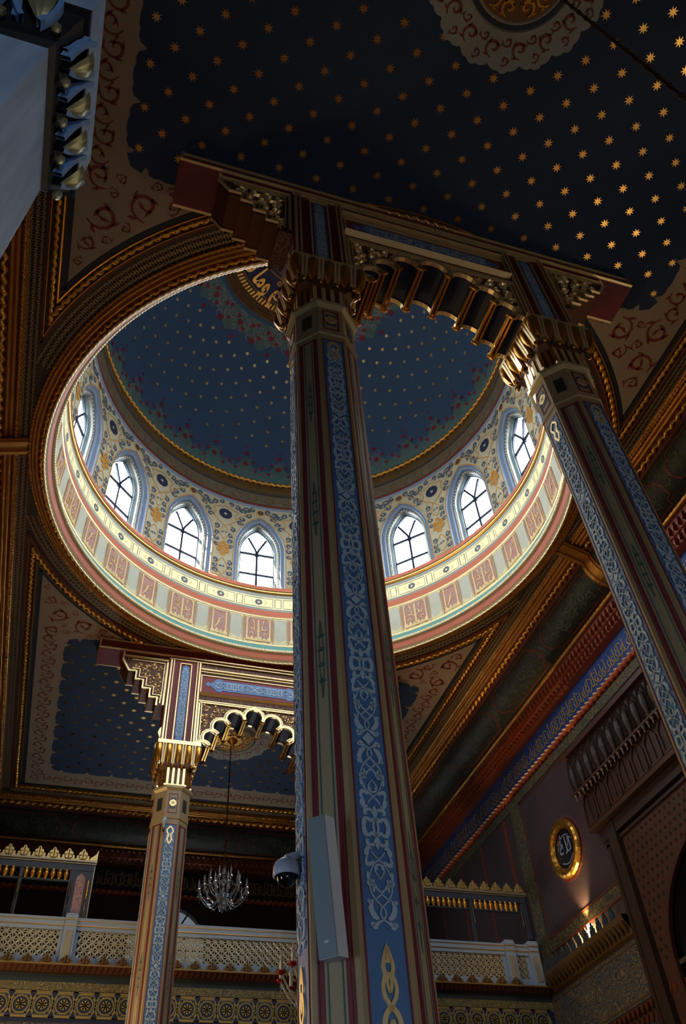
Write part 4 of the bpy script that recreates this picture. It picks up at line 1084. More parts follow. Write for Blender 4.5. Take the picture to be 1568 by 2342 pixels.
# body slabs
mb = MB(); body = [(-1.12, 7.90), (-1.12, 9.70), (1.12, 9.70), (1.12, 7.90)] + [p for p in LP_[::-1] if abs(p[0]) < 1.04]
poly(mb, lambda u, v, h: (u, h, v), body, Y1, Y0)
poly(mb, lambda u, v, h: (u, h, v), body, Y0)
sb = mb.build('spandrel_body', DMAROON, AR)
for s in (-1, 1):
    mb = MB(); mb.box(s * 1.04, s * 1.66, Y0 - .015, Y1 + .015, 7.90, 9.70); mb.build('post', MAROON, AR)
mb = MB(); mb.box(-3.0, 3.0, Y0 - .02, Y1 + .02, 9.74, 9.99); mb.build('top_plank', MAROON, AR)
for s in (-1, 1):
    steps = [(1.64, 9.74), (2.52, 9.74), (2.52, 9.56), (2.39, 9.34)]
    x, z = 2.39, 9.34
    for i in range(4):
        x -= .145; steps.append((x, z)); z -= .175; steps.append((x, z))
    steps += [(1.66, z)]
    mb = MB(); P = [(s * a, b) for a, b in steps]
    poly(mb, lambda u, v, h: (u, h, v), P, Y1 - .02, Y0 + .02); poly(mb, lambda u, v, h: (u, h, v), P, Y0 + .02)
    mb.build('stepped_bracket', DMAROON, AR)
    mb = MB()
    for y, sg in ((Y0 + .02, 1), (Y1 - .02, -1)):
        F = Fm(y, sg)
        inner = [(s * a, b) for a, b in steps[1:-1]]
        stroke(mb, F, inner, 0.035, 0.03, 0); 
        stroke(mb, F, [(s * (a - .06), b + .055) for a, b in steps[3:-1]], 0.02, 0.025, 0)
        stroke(mb, F, [(s * 1.69, 9.62), (s * 1.69, 8.66)], 0.035, 0.03, 0); stroke(mb, F, [(s * 1.68, 9.66), (s * 2.5, 9.66)], 0.035, 0.03, 0)
        stroke(mb, F, [(s * 1.74, 9.59), (s * 1.74, 8.80)], 0.015, 0.025, 0); stroke(mb, F, [(s * 1.74, 9.59), (s * 2.36, 9.59)], 0.015, 0.025, 0)
        poly(mb, F, [(s * 1.66, 8.22), (s * 1.69, 8.18), (s * 1.715, 8.10), (s * 1.69, 8.04), (s * 1.66, 7.98)], 0.02, -.02)
    mb.build('bracket_rails', GOLDC, AR)
    mb = MB(); rnd = random.Random(3)
    for y, sg in ((Y0 + .02, 1), (Y1 - .02, -1)):
        F = Fm(y, sg)
        for (x, z, r) in ((2.24, 9.48, .06), (2.10, 9.47, .075), (1.94, 9.48, .08), (1.82, 9.47, .055), (2.16, 9.33, .045), (2.02, 9.30, .075), (1.86, 9.29, .08), (1.97, 9.14, .05), (1.84, 9.11, .07), (1.82, 8.94, .055), (1.90, 9.02, .04), (1.79, 8.82, .04), (2.30, 9.40, .04)):
            scroll(mb, F, s * x, z, r, rnd.uniform(0, 6), rnd.choice((-1, 1)), 0.03, 0.0, leaves=3, ridge=True, w0=.35)
    mb.build('bracket_foliage', GOLDC, AR)
    mb = MB()   # gilded underside of each step
    x, z = 2.39, 9.34
    mb.grid([[(s * 2.525, y, 9.74), (s * 2.525, y, 9.56), (s * 2.392, y, 9.335)] for y in (Y0 + .04, Y1 - .04)])
    for i in range(4):
        mb.box(min(s * x, s * (x - .145)), max(s * x, s * (x - .145)), Y0 + .04, Y1 - .04, z - .012, z); x -= .145; mb.box(min(s * x, s * (x + .008)), max(s * x, s * (x + .008)), Y0 + .04, Y1 - .04, z - .175, z); z -= .175
    mb.build('step_soffits', mat('orange_step_soffit', '5a3216', 0.5, 0.4), AR)
    mb = MB(); mb.box(s * 3.0, s * 3.012, Y0 + .03, Y1 - .03, 9.76, 9.97); mb.build('plank_end', REDLINE, AR)
# rails, frames and panels on both faces
mg = MB(); mc = MB(); mca = MB(); mcb = MB(); mf = MB(); mfo = MB(); mred = MB()
for y, sg in ((Y0 - .015, 1), (Y1 + .015, -1)):
    F = Fm(y, sg)
    for z, w, hh in ((9.955, .02, .03), (9.76, .022, .04), (9.70, .018, .03)): stroke(mg, F, [(-3.0, z), (3.0, z)] if z > 9.75 else [(-1.66, z), (1.66, z)], w, hh, 0)
    for s in (-1, 1):
        stroke(mg, F, [(s * 2.985, 9.75), (s * 2.985, 9.97)], 0.03, 0.04, 0)
        for x, w in ((1.625, .03), (1.575, .018), (1.125, .018), (1.075, .03)): stroke(mg, F, [(s * x, 7.92), (s * x, 9.70)], w, 0.03, 0)
        xc = s * 1.345
        for x in (-.105, .105): stroke(mg, F, [(xc + x, 7.95), (xc + x, 9.62)], .02, .025, 0)
        stroke(mg, F, [(xc - .105, 9.62), (xc + .105, 9.62)], .02, .025, 0)
        P = [(xc - .075, 8.08), (xc - .055, 8.02), (xc - .07, 7.98), (xc, 7.93), (xc + .07, 7.98), (xc + .055, 8.02), (xc + .075, 8.08), (xc + .075, 9.46), (xc + .055, 9.5), (xc + .07, 9.54), (xc, 9.60), (xc - .07, 9.54), (xc - .055, 9.5), (xc - .075, 9.46)]
        poly(mca, F, P, 0.012, 0)
        arabesque(mcb, lambda u, v, h, xc=xc, F=F: F(xc + u, v, h), 8.02, 9.50, 0.062, 0.37, h=0.02, h0=0.012)
    F2 = Fm(Y0 if sg > 0 else Y1, sg)
    for z, w, hh in ((9.55, .03, .05), (9.50, .016, .03), (9.42, .018, .03), (9.00, .05, .07), (8.85, .02, .03), (8.81, .025, .035)): stroke(mg, F2, [(-1.05, z), (1.05, z)], w, hh, 0, ridge=(z == 9.0))
    for s in (-1, 1):
        stroke(mg, F2, [(s * 1.03, 9.04), (s * 1.03, 9.42)], .018, .03, 0); stroke(mg, F2, [(s * 1.03, 7.92), (s * 1.03, 8.83)], .03, .035, 0); stroke(mg, F2, [(s * .985, 8.0), (s * .985, 8.81)], .016, .03, 0)
    rect(mred, F2, -1.02, 1.02, 9.05, 9.41, 0.008)
    c = [(-.95, 9.235), (-.90, 9.29), (-.86, 9.26), (-.80, 9.30), (-.74, 9.37), (-.66, 9.385), (-.62, 9.345), (.62, 9.345), (.66, 9.385), (.74, 9.37), (.80, 9.30), (.86, 9.26), (.90, 9.29), (.95, 9.235)]
    c = c + [(x, 18.47 - z) for x, z in c[1:-1]][::-1]
    poly(mca, F2, c, 0.02, 0)
    arabesque(mcb, lambda u, v, h, F2=F2: F2(v, 9.235 + u, h), -.78, .78, 0.085, 0.39, h=0.03, h0=0.02)
    # gilt edge of the lobed arch: two ridges
    stroke(mf, F2, [(x * 1.0, z) for x, z in LP_], .035, .04, -.01)
    off = []
    for i, (x, z) in enumerate(LP_):
        a = LP_[max(0, i - 1)]; b = LP_[min(len(LP_) - 1, i + 1)]; dx, dz = b[0] - a[0], b[1] - a[1]; L = math.hypot(dx, dz) or 1
        off.append((x - dz / L * .04, z + dx / L * .04))
    stroke(mf, F2, off, .016, .03, 0)
    rnd = random.Random(9)
    for s in (-1, 1):
        for (x, z, r) in ((.90, 8.70, .075), (.73, 8.69, .07), (.58, 8.70, .055), (.90, 8.52, .075), (.76, 8.56, .06), (.92, 8.35, .06), (.86, 8.42, .035), (.95, 8.20, .045), (.94, 8.08, .035), (.25, 8.78, .03), (.46, 8.745, .04), (.66, 8.60, .04)):
            scroll(mfo, F2, s * x, z, r, rnd.uniform(0, 6), s, 0.028, 0.0, leaves=3, ridge=True, w0=.35)
mg.build('rails', GOLDC, AR); mred.build('maroon_field', mat('rose_red_field', '7c3436', 0.6), AR)
co = mca.build('blue_cartouche', CARTB, AR); mcb.build('cartouche_relief', ARAB, co)
mf.build('arch_moulding', GOLDC, AR); mfo.build('spandrel_foliage', GOLDC, AR)
mb = MB()
for (x, z) in cusps:
    for s in (-1, 1):
        for dx in (-.022, .022): mb.box(s * x + dx - .012, s * x + dx + .012, Y0 - .02, Y1 + .02, z - .03, z + .02)
        for y in (Y0 - .03, Y1 + .03): petals(mb, lambda u, v, h, y=y: (s * x + u, y + h, z + v), 0, -.01, .045, 4, .01, -.01, wf=.8, a0=PI / 4)
mb.build('cusp_ribs', GOLD, AR)
# dark blue soffit lining of the lobes
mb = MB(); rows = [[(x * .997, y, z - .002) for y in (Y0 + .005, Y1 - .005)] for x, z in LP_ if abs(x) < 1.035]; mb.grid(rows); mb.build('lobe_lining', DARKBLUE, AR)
AR2 = copy_tree(AR, loc=(0, -CY, 7.90), rz=PI, label='shadowed near arcade screen with lobed arch, resting on the two nearest columns')

# ================================================================ GALLERY AND ITS FRONT
GAL = root('gallery', (0, GY, FLOOR), 'gallery floor and its patterned front wall with a gold rosette frieze', 'gallery', kind='structure')
FG = lambda y: (lambda u, v, h: (u, y - h, v))
F = FG(GY)
mb = MB(); mb.box(-WX, WX, GY + .03, WY, 4.35, 4.62); mb.build('floor_slab', BLACK, GAL)
mb = MB(); rect(mb, F, -WX, WX, FLOOR, 3.96, 0.0, 0); mb.build('lower_wall', WALLB, GAL)
mb = MB(); rect(mb, F, -WX, WX, 3.96, 4.42, 0.0, 0); mb.build('frieze_ground', FRBLUE, GAL)
mb = MB(); md = MB(); mn = MB()
for k in range(-19, 20):
    x = k * 0.31 + 0.01 + 0.0
    if abs(x) > 5.75: continue
    zc = 4.195
    # octagonal strap with inner ring and rosette
    pts = [(x - .155, zc + .05), (x - .105, zc + .135), (x + .105, zc + .135), (x + .155, zc + .05)]
    P = [(x - .155, zc - .06), (x - .155, zc + .06), (x - .10, zc + .155), (x + .10, zc + .155), (x + .155, zc + .06), (x + .155, zc - .06), (x + .10, zc - .155), (x - .10, zc - .155)]
    poly(md, F, P, 0.006); stroke(mb, F, P, .016, .014, closed=True); stroke(mn, F, [(x + (a - x) * .80, zc + (b - zc) * .84) for a, b in P], .010, .010, closed=True)
    ringp(mb, F, x + .155, zc, .022, .008, .018, 8)
    disc(mn, F, x, zc, .103, .010, 16); ringp(mb, F, x, zc, .118, .014, .016, 16); petals(mb, F, x, zc, .070, 8, .016, wf=.75, r0=.1); 
    for sx in (-1, 1):
        for sz in (-1, 1): leaf(mn, F, x + sx * .065, zc + sz * .105, math.atan2(sz * .25, sx), .075, .032, .011, bend=0)
    for sz in (-1, 1): disc(mn, F, x + .155, zc + sz * .15, .045, .012, 10)
mb.build('rosette_frieze_lines', FRGOLD, GAL); md.build('rosette_frieze_octagons', mat('olive_gold_field', '8c8454', 0.5, 0.3), GAL); mn.build('rosette_frieze_navy', FRBLUE, GAL)
mb = MB()
for z in (4.03, 4.37): stroke(mb, F, [(-WX, z), (WX, z)], .014, .012, 0)
mb.build('frieze_gold_edges', FRGOLD, GAL)
mb = MB(); rect(mb, F, -WX, WX, 4.385, 4.50, 0.02, 0); mb.build('scroll_band', mat('green_gold_scroll_band', '4c4a30', 0.6, col2='8a7844', scale=9), GAL)
mb = MB(); mb.grid([[(x, GY - a, z) for a, z in ((.02, 4.50), (.03, 4.57), (.06, 4.60))] for x in (-WX, WX)]); mb.build('teal_strip', mat('dark_teal_strip', '1c2c34', 0.6), GAL)
mb = MB(); mb.grid([[(x, GY - a, z) for a, z in ((.06, 4.60), (.10, 4.61), (.16, 4.69))] for x in (-WX, WX)]); mb.build('red_cove', mat('dark_red_cove', '40200f', 0.6), GAL)
mb = MB(); L = 130
for i in range(L):
    x = -WX + .09 + i * (2 * WX - .1) / L; poly(mb, lambda u, v, h, x=x: (x + u, GY - .10 - (v - 4.61) * .75 - h, v), [(-.028, 4.69), (.028, 4.69), (.02, 4.65), (0, 4.61), (-.02, 4.65)], .02, 0)
mb.build('cove_teeth', mat('brown_teeth', '5a3018', 0.5, 0.3), GAL)
mb = MB(); mb.box(-WX, WX, GY - .19, GY + .1, 4.69, 4.715); mb.build('gold_ledge_line', mat('dull_ledge_gold', '8a7040', 0.5, 0.5), GAL)

def crest_shape(w, h):
    hs = [(-.5, 0), (-.5, .10), (-.42, .22), (-.45, .36), (-.36, .45), (-.28, .40), (-.31, .55), (-.26, .70), (-.16, .75), (-.13, .68), (-.12, .86), (-.06, .97), (0, 1.0)]
    P = hs + [(-x, y) for x, y in hs[:-1]][::-1]
    return [(x * w, y * h) for x, y in P]
CR = root('gallery_cresting', (0, GY - .17, 4.71), 'low brown-gold leaf cresting along the foot of the gallery rail', 'cresting')
c0 = None
def crest_unit(mb, F, x, z, w, h, d=.02):
    poly(mb, lambda u, v, hh: F(x + u, z + v, hh), crest_shape(w, h), d, 0)
    for s in (-1, 1):
        stroke(mb, lambda u, v, hh: F(x + u, z + v, hh), catmull([(s * .05 * w, .05 * h), (s * .24 * w, .2 * h), (s * .26 * w, .4 * h), (s * .12 * w, .5 * h)], 3), .07 * w, d * 1.9, d, ridge=True)
    stroke(mb, lambda u, v, hh: F(x + u, z + v, hh), [(0, .08 * h), (0, .88 * h)], .1 * w, d * 1.9, d, ridge=True)
for k in range(-20, 20):
    x = -3.128 + .285 * (k + 10)
    if abs(x) > 5.7: continue
    mb = MB(); crest_unit(mb, FG(GY - .165), x, 4.712, .23, .125); mb.build('cresting_leaf', BRONZE, CR)
# ---- pierced rail: bays between posts
def rail_bay(x0, x1, lab):
    R = root('gallery_rail', ((x0 + x1) / 2, GY, 4.71), lab, 'railing', 'pierced rail panels of the gallery')
    mb = MB(); mb.box(x0, x1, GY - .03, GY + .03, 4.71, 4.86); mb.box(x0, x0 + .05, GY - .02, GY + .02, 4.86, 5.26); mb.box(x1 - .05, x1, GY - .02, GY + .02, 4.86, 5.26); mb.build('frame', RAILW, R)
    mb = MB(); mb.box(x0, x1, GY - .045, GY + .045, 5.25, 5.31); mb.box(x0, x1, GY - .06, GY + .06, 5.32, 5.385); mb.box(x0, x1, GY - .075, GY + .075, 5.395, 5.43); mb.build('handrail', RAILW, R)
    mb = MB(); mb.box(x0, x1, GY - .062, GY + .062, 5.31, 5.32); mb.box(x0, x1, GY - .07, GY + .07, 5.385, 5.395); mb.build('gilt_lines', GOLDP, R)
    mb = MB(); F = FG(GY); a0, a1, z0, z1 = x0 + .05, x1 - .05, 4.86, 5.25
    per = .115; H = z1 - z0; n = int((a1 - a0 + H) / per) + 2
    def clip(x, d):
        # diagonal through (x at z0) rising with slope d
        pts = []
        p = (x, z0); q = (x + d * H, z1)
        (xa, za), (xb, zb) = (p, q)
        t0, t1 = 0.0, 1.0
        for lo, hi in ((a0, a1),):
            dx = xb - xa
            ta, tb = (lo - xa) / dx, (hi - xa) / dx
            if ta > tb: ta, tb = tb, ta
            t0, t1 = max(t0, ta), min(t1, tb)
        if t1 - t0 < .02: return None
        return [(xa + (xb - xa) * t0, za + (zb - za) * t0), (xa + (xb - xa) * t1, za + (zb - za) * t1)]
    for k in range(-8, n + 8):
        for d in (-1, 1):
            c = clip(a0 + k * per, d)
            if c: stroke(mb, F, c, .022, .015 if d > 0 else .02, -.01)
        x = a0 + k * per
        if a0 < x < a1: stroke(mb, F, [(x, z0), (x, z1)], .016, .012, -.01)
    for j in range(4): stroke(mb, F, [(a0, z0 + per * (j + .0)), (a1, z0 + per * (j + .0))], .016, .012, -.01)
    mb.build('lattice', mat('pale_tan_lattice', 'a0977c', 0.5, 0.2), R)
rail_bay(-5.08, -2.68, 'leftmost pierced pale rail panel of the gallery, left of the pale post')
rail_bay(-2.48, -1.43, 'pierced rail panel between the pale post and the slim far column')
rail_bay(-1.43, 1.33, 'long pierced rail panel with the arched window showing above it')
rail_bay(1.33, 2.48, 'pierced rail panel hidden behind the nearest column')
rail_bay(2.68, 5.08, 'pierced rail panel right of the nearest column, below the right screen')
rail_bay(5.28, 5.56, 'narrow solid looking rail piece between the two right posts')
def post(x, lab, name='rail_post'):
    R = root(name, (x, GY, 4.71), lab, 'post', 'posts of the gallery rail')
    mb = MB(); mb.box(x - .095, x + .095, GY - .10, GY + .08, 4.71, 5.40); mb.build('shaft', RAILW, R)
    mb = MB(); mb.box(x - .05, x + .05, GY - .115, GY - .10, 4.80, 5.22); mb.build('raised_panel', mat('pale_tan_panel', '948c78', 0.5), R)
    mb = MB()
    for z in (5.30, 5.39): mb.box(x - .099, x + .099, GY - .112, GY + .09, z, z + .012)
    mb.build('gilt_lines', GOLDP, R)
    mb = MB(); mb.grid([[(x + a * s1, GY - .01 + a * s2, z) for s1, s2 in ((-1, -1), (1, -1), (1, 1), (-1, 1))] for a, z in ((.09, 5.40), (.098, 5.42), (.098, 5.44), (.085, 5.49), (.05, 5.505))], closed_v=True, caps=True); mb.build('cap', RAILW, R)
post(-2.58, 'pale blue-white rail post below the rose panel of the left screen'); post(2.58, 'pale rail post behind the nearest column')
post(5.18, 'left one of the two pale rail posts at the right corner'); post(5.66, 'right one of the two pale rail posts, next to the corner'); post(-5.18, 'pale rail post at the left end of the gallery')

# ---- upper screens with gilt cresting
def screen(s, lab):
    R = root('gallery_screen', (s * 4.1, GY + .16, 4.72), lab, 'screen', 'screens standing on the gallery rail')
    GS = GY + .16
    F = lambda u, v, h: (s * u, GS - h, v)
    mb = MB()
    rect(mb, F, 2.36, 5.84, 6.27, 6.40, .04, -.04); rect(mb, F, 2.36, 2.74, 4.72, 6.27, .03, -.04)
    for x in (3.52, 4.66): rect(mb, F, x - .028, x + .028, 4.72, 6.27, .03, -.03)
    rect(mb, F, 5.74, 5.84, 5.60, 6.27, .03, -.03); mb.build('frame', RAILD, R)
    mb = MB(); stroke(mb, F, [(2.33, 6.425), (5.86, 6.425)], .03, .07, -.05); stroke(mb, F, [(2.36, 6.385), (5.86, 6.385)], .012, .06, 0); stroke(mb, F, [(2.355, 5.43), (2.355, 6.36)], .015, .045, 0); mb.build('pale_cornice_line', mat('pale_edge_line', '9c9078', 0.4, 0.4), R)
    mb = MB(); x = 2.58
    a = .075; P = [(2.55 - a, 5.45), (2.55 - a, 6.12), (2.55 - a * .7, 6.18), (2.55, 6.22), (2.55 + a * .7, 6.18), (2.55 + a, 6.12), (2.55 + a, 5.45)]; poly(mb, F, P, .04, .03); mb.build('rose_panel', RAILMAR, R)
    k = 0; x = 2.80
    while x < 5.70:
        if all(abs(x - q) > .06 for q in (3.52, 4.66)):
            c = F(x, 6.2, 0); mb = MB(); lathe(mb, [(.006, 6.10), (.022, 6.105), (.022, 6.125), (.03, 6.15), (.042, 6.19), (.036, 6.23), (.02, 6.25), (.03, 6.27)], c[0], c[1] - .02, 8); mb.build('baluster', GOLD, R, smooth=True)
        x += .108
    mb = MB(); stroke(mb, F, [(2.74, 6.095), (5.74, 6.095)], .018, .03, -.02); mb.build('lower_bar', RAILD, R)
    for x in (2.42, 2.70, 3.52, 4.66, 5.70):
        mb = MB(); c = F(x, 0, 0.03 if x == 5.70 else 0.07); tube(mb, [(c[0], c[1], 5.43), (c[0], c[1], 5.80)], .010, 6); lathe(mb, [(.01, 5.80), (.022, 5.81), (.014, 5.83), (.026, 5.86), (.016, 5.88), (.028, 5.91), (.018, 5.94), (.01, 6.10)], c[0], c[1], 8); mb.build('slender_colonette', BRASS if x != 2.42 else GOLD, R, smooth=True)
    for k in range(15):
        x = 2.58 + .242 * k
        if x > 5.8: break
        mb = MB(); crest_unit(mb, lambda u, v, h, s=s: (u, GS - .02 - h, v), s * x, 6.44, .235, .195, .03); mb.build('cresting_leaf', CREST, R)
    mb = MB(); poly(mb, lambda u, v, h: (s * (2.335 + u), GS - .02 - h, 6.44 + v), [(0, 0), (.12, 0), (.12, .05), (.06, .09), (.03, .12), (.0, .19)], .03, 0); mb.build('corner_leaf', CREST, R)
screen(-1, 'dark screen on the left of the gallery with rose panel and bright gilt cresting')
screen(1, 'dark screen on the right of the gallery, cresting cut by the nearest column')

# ================================================================ RIGHT WALL
Rw = WALLS['right']; FR = lambda u, v, h: (WX - h, u, v)
mb = MB(); rect(mb, FR, 5.46, 5.84, 4.95, 8.26, .02, 0); rect(mb, FR, -11.7, 5.46, 8.08, 8.26, .02, 0); rect(mb, FR, 5.84, 11.7, 8.08, 8.26, .02, 0); rect(mb, FR, -11.7, 5.46, 5.22, 5.40, .02, 0); mb.build('green_gold_border', WALLG, Rw)
mb = MB(); rect(mb, FR, 5.41, 5.43, 5.42, 8.04, .012, 0); rect(mb, FR, 3.3, 5.43, 8.03, 8.05, .012, 0); rect(mb, FR, -11.7, 5.43, 5.41, 5.435, .02, 0); rect(mb, FR, -11.7, 5.46, 5.19, 5.215, .025, 0)
for y in (6.2, 7.4, 8.6, 9.8): rect(mb, FR, y - .06, y + .06, 4.7, 8.05, .01, 0)
mb.build('red_lines', REDLINE, Rw)
mb = MB(); rect(mb, FR, -11.7, 5.84, 3.75, 4.55, .012, 0); mb.build('patterned_dado', WALLB, Rw)
mb = MB()
for z in (4.50, 3.80): rect(mb, FR, -11.7, 5.80, z - .012, z + .012, .02, 0)
rect(mb, FR, 5.66, 5.68, 3.8, 4.5, .02, 0); mb.build('dado_gold_lines', BRONZE, Rw)
mb = MB()
for k in range(60):
    y = 5.7 - k * .13
    for z in (3.70, 3.56): poly(mb, FR, [(y - .05, z), (y + .05, z), (y + .03, z - .06), (y, z - .12), (y - .03, z - .06)], .07 if z > 3.6 else .03, 0)
mb.build('red_gold_teeth', mat('red_gold_teeth', '643418', 0.45, 0.4), Rw)
# carved ledge with pale cresting
LG = root('carved_ledge', (WX, 4.35, 4.62), 'dark carved ledge on the right wall with pale blue cresting, lamp behind it', 'ledge')
mb = MB(); mb.grid([[(WX - a, y, z) for a, z in ((0, 4.58), (.05, 4.62), (.07, 4.70), (.15, 4.80), (.17, 4.86), (.17, 4.90), (0, 4.90))] for y in (2.92, 5.62)]); mb.build('shelf', BRONZE, LG)
for k in range(24):
    y = 5.56 - k * .128
    if y < 2.97: break
    mb = MB(); poly(mb, lambda u, v, h, y=y: (WX - .05 - (v - 4.62) * .55 - h, y + u, v), [(-.05, 4.80), (.05, 4.80), (.04, 4.72), (0, 4.635), (-.04, 4.72)], .04, 0); mb.build('carved_leaf', BRONZE, LG)
for k in range(14):
    y = 5.52 - k * .212
    if y < 2.98: break
    mb = MB(); poly(mb, lambda u, v, h, y=y: (WX - .15 - h, y + u, 4.90 + v), [(-.07, 0), (-.07, .09), (-.045, .09), (-.045, .14), (-.02, .14), (-.02, .19), (.02, .19), (.02, .14), (.045, .14), (.045, .09), (.07, .09), (.07, 0)], .025, 0); mb.build('cresting_piece', mat('dark_blue_cresting', '28323f', 0.5), LG)
# lamp behind the ledge cresting
LM = root('wall_uplight', (WX - .07, 4.05, 4.90), 'small warm glowing uplight behind the ledge cresting', 'lamp')
mb = MB(); mb.box(WX - .11, WX - .03, 3.93, 4.17, 4.90, 4.94); mb.build('housing', BRASS, LM)
mb = MB(); mb.box(WX - .10, WX - .05, 3.94, 4.03, 4.94, 5.14); mb.box(WX - .10, WX - .05, 4.09, 4.16, 4.94, 5.08); mb.build('bulb', GLOW, LM)
for i, (y, e) in enumerate(((4.05, 260),)):
    l = bpy.data.lights.new('uplight_glow', 'SPOT'); l.energy = e; l.color = (1, .62, .25); l.spot_size = rad(75); l.spot_blend = .9; l.shadow_soft_size = .05
    o = bpy.data.objects.new('uplight_glow', l); C.objects.link(o); o.location = W((WX - .11, y, 5.22)); o.rotation_euler = Vector((-0.06, -.05, -1)).to_track_quat('Z', 'Y').to_euler()
# round calligraphy medallion
RM = root('calligraphy_medallion', (WX, 4.16, 6.00), 'round gold-framed black calligraphy medallion on the purple-brown right wall', 'medallion')
mb = MB(); cyy, czz, RR = 4.16, 6.53, .43; rows = []
for i in range(48):
    a = 2 * PI * i / 48; row = []
    for j in range(10):
        t = 2 * PI * j / 10; rr = RR + .085 * cos(t) * (1 + .06 * (i % 2)); row.append((WX - .05 - .06 * sin(t) * (1 + .1 * (i % 2)), cyy + rr * cos(a), czz + rr * sin(a)))
    rows.append(row)
mb.grid(rows, closed_u=True, closed_v=True); mb.build('gold_frame', mat('bright_gold', 'e8b050', 0.28, 0.95, bump=.2), RM)
Fd = lambda u, v, h: (WX - h, cyy - u, czz + v)
mb = MB(); disc(mb, Fd, 0, 0, .37, .03, 40, 0); mb.build('black_disc', mat('blue_black_disc', '080c1c', 0.4), RM)
mb = MB()
put_text(mb, lambda u, v, h: Fd(u, v - .10, h), '\ufedf\ufee0\ufeea'[::-1], .42, .036)
for p in ([(-.25, .05), (-.1, .2), (.1, .22), (.25, .08)], [(-.2, -.2), (0, -.27), (.2, -.18)], [(-.12, .08), (-.08, .28)], [(.1, .0), (.16, .2)]): stroke(mb, Fd, catmull(p, 4), .02, .036)
mb.build('pale_calligraphy', mat('pale_blue_script', '8090a8', 0.5), RM)
mb = MB()
ringp(mb, Fd, 0, 0, .535, .03, .012, 48); mb.build('red_rim', mat('dark_red_rim', '54141c', 0.5), RM)
mb = MB(); ringp(mb, Fd, 0, 0, .553, .012, .007, 48)
for k in range(40):
    a = 2 * PI * k / 40; stroke(mb, Fd, [(.545 * cos(a), .55 * sin(a)), ((.60 + .02 * (k % 2)) * cos(a + .05), (.60 + .02 * (k % 2)) * sin(a + .05))], .008, .006)
mb.build('painted_rays', mat('grey_rose_line', '6c5058', 0.7), RM)

# ---- carved wooden canopy and window surround in the middle of the right wall
WC = root('carved_wood_canopy', (WX, 0, 6.2), 'dark carved wooden canopy with hanging pointed lobes on the right wall', 'canopy')
X0, X1 = 5.50, 5.60
mb = MB(); mb.box(X0 + .06, WX, -2.98, 2.98, 6.95, 7.62); mb.box(X1 + .02, WX, -2.90, 2.90, 6.28, 6.95); mb.build('core', WOOD, WC)
mb = MB(); mb.box(X0 - .03, WX, -3.06, 3.06, 7.60, 7.68); mb.box(X0 - .02, X0 + .08, -3.04, 3.04, 6.90, 6.94); mb.box(X1 - .02, WX, -2.96, 2.96, 6.22, 6.30); mb.build('rails', WOODO, WC)
for k in range(23):
    y = -2.90 + k * (5.80 / 22)
    mb = MB(); Fx = lambda u, v, h, y=y: (X0 + .05 - h, y + u, v)
    stroke(mb, Fx, catmull([(-.115, 7.0), (-.12, 7.25), (-.06, 7.48), (0, 7.56), (.06, 7.48), (.12, 7.25), (.115, 7.0)], 4), .05, .05, -.02, ridge=True)
    rows = []
    for t, w in ((0, .02), (.2, .06), (.5, .075), (.8, .045), (1, .01)): rows.append([Fx(w * cos(PI * q / 6), 7.44 - .50 * t, w * 1.2 * sin(PI * q / 6) + .01) for q in range(7)])
    mb.grid(rows); mb.build('hanging_lobe', WOOD, WC)
for k in range(46):
    y = -2.96 + k * (5.92 / 45); mb = MB(); Fx = lambda u, v, h, y=y: (X0 + .02 - h, y + u, v)
    lathe(mb, [(.004, 6.78), (.018, 6.81), (.010, 6.84), (.028, 6.87), (.03, 6.90)], X0 + .01, y, 7); mb.build('turned_drop', mat('grey_brown_drop', '6c5848', 0.4, 0.2), WC)
for k in range(15):
    y = -2.80 + k * .4; mb = MB(); Fx = lambda u, v, h, y=y: (X1 + .02 - h, y + u, v)
    stroke(mb, Fx, [(-.16, 6.34), (-.16, 6.70), (-.1, 6.80), (0, 6.86), (.1, 6.80), (.16, 6.70), (.16, 6.34)], .035, .03, 0); stroke(mb, Fx, [(0, 6.34), (0, 6.80)], .03, .025, 0); rect(mb, Fx, -.18, .18, 6.32, 6.36, .03, 0); mb.build('arcade_panel', WOODO, WC)
WS = root('arched_window_surround', (WX, 0, 1.0), 'dark wooden arched window surround with orange lattice spandrels under the canopy', 'window surround')
mb = MB()
for s in (-1, 1):
    rect(mb, FR, min(s * 2.45, s * 2.68), max(s * 2.45, s * 2.68), FLOOR, 6.2, .16, 0); rect(mb, FR, min(s * 2.78, s * 2.86), max(s * 2.78, s * 2.86), FLOOR, 6.2, .10, 0)
rect(mb, FR, -2.9, 2.9, 6.02, 6.22, .14, 0); rect(mb, FR, -2.9, 2.9, 5.92, 5.97, .10, 0); mb.build('frame', WOOD, WS)
arch = [(-2.1, FLOOR + .1)] + [(-2.1 + 2.1 * (1 - cos(PI / 2 * k / 10)) if k <= 10 else 0, 3.9 + 1.5 * sin(PI / 2 * min(k, 10) / 10)) for k in range(11)]
arch = arch[:-3] + [(-.95, 5.12), (-.62, 5.22), (-.30, 5.36), (-.12, 5.55), (0, 5.80)]
arch = arch + [(-y, z) for y, z in arch[:-1]][::-1]
mb = MB(); P = [(-2.45, FLOOR + .1), (-2.45, 5.95), (2.45, 5.95), (2.45, FLOOR + .1)] + arch[::-1]
poly(mb, FR, P, .06); mb.build('spandrel', mat('orange_spandrel', '3c1c08', 0.6), WS)
mb = MB()
for i in range(36):
    for j in range(15):
        y = -2.35 + i * .133 + (.066 if j % 2 else 0); z = 4.05 + j * .127
        k = math.hypot(y / 2.1, max(0, z - 3.9) / 1.5)
        if k > 1.08 and not (abs(y) < .5 and z < 5.85) and abs(y) < 2.4 and z < 5.9: disc(mb, FR, y, z, .034, .066, 4)
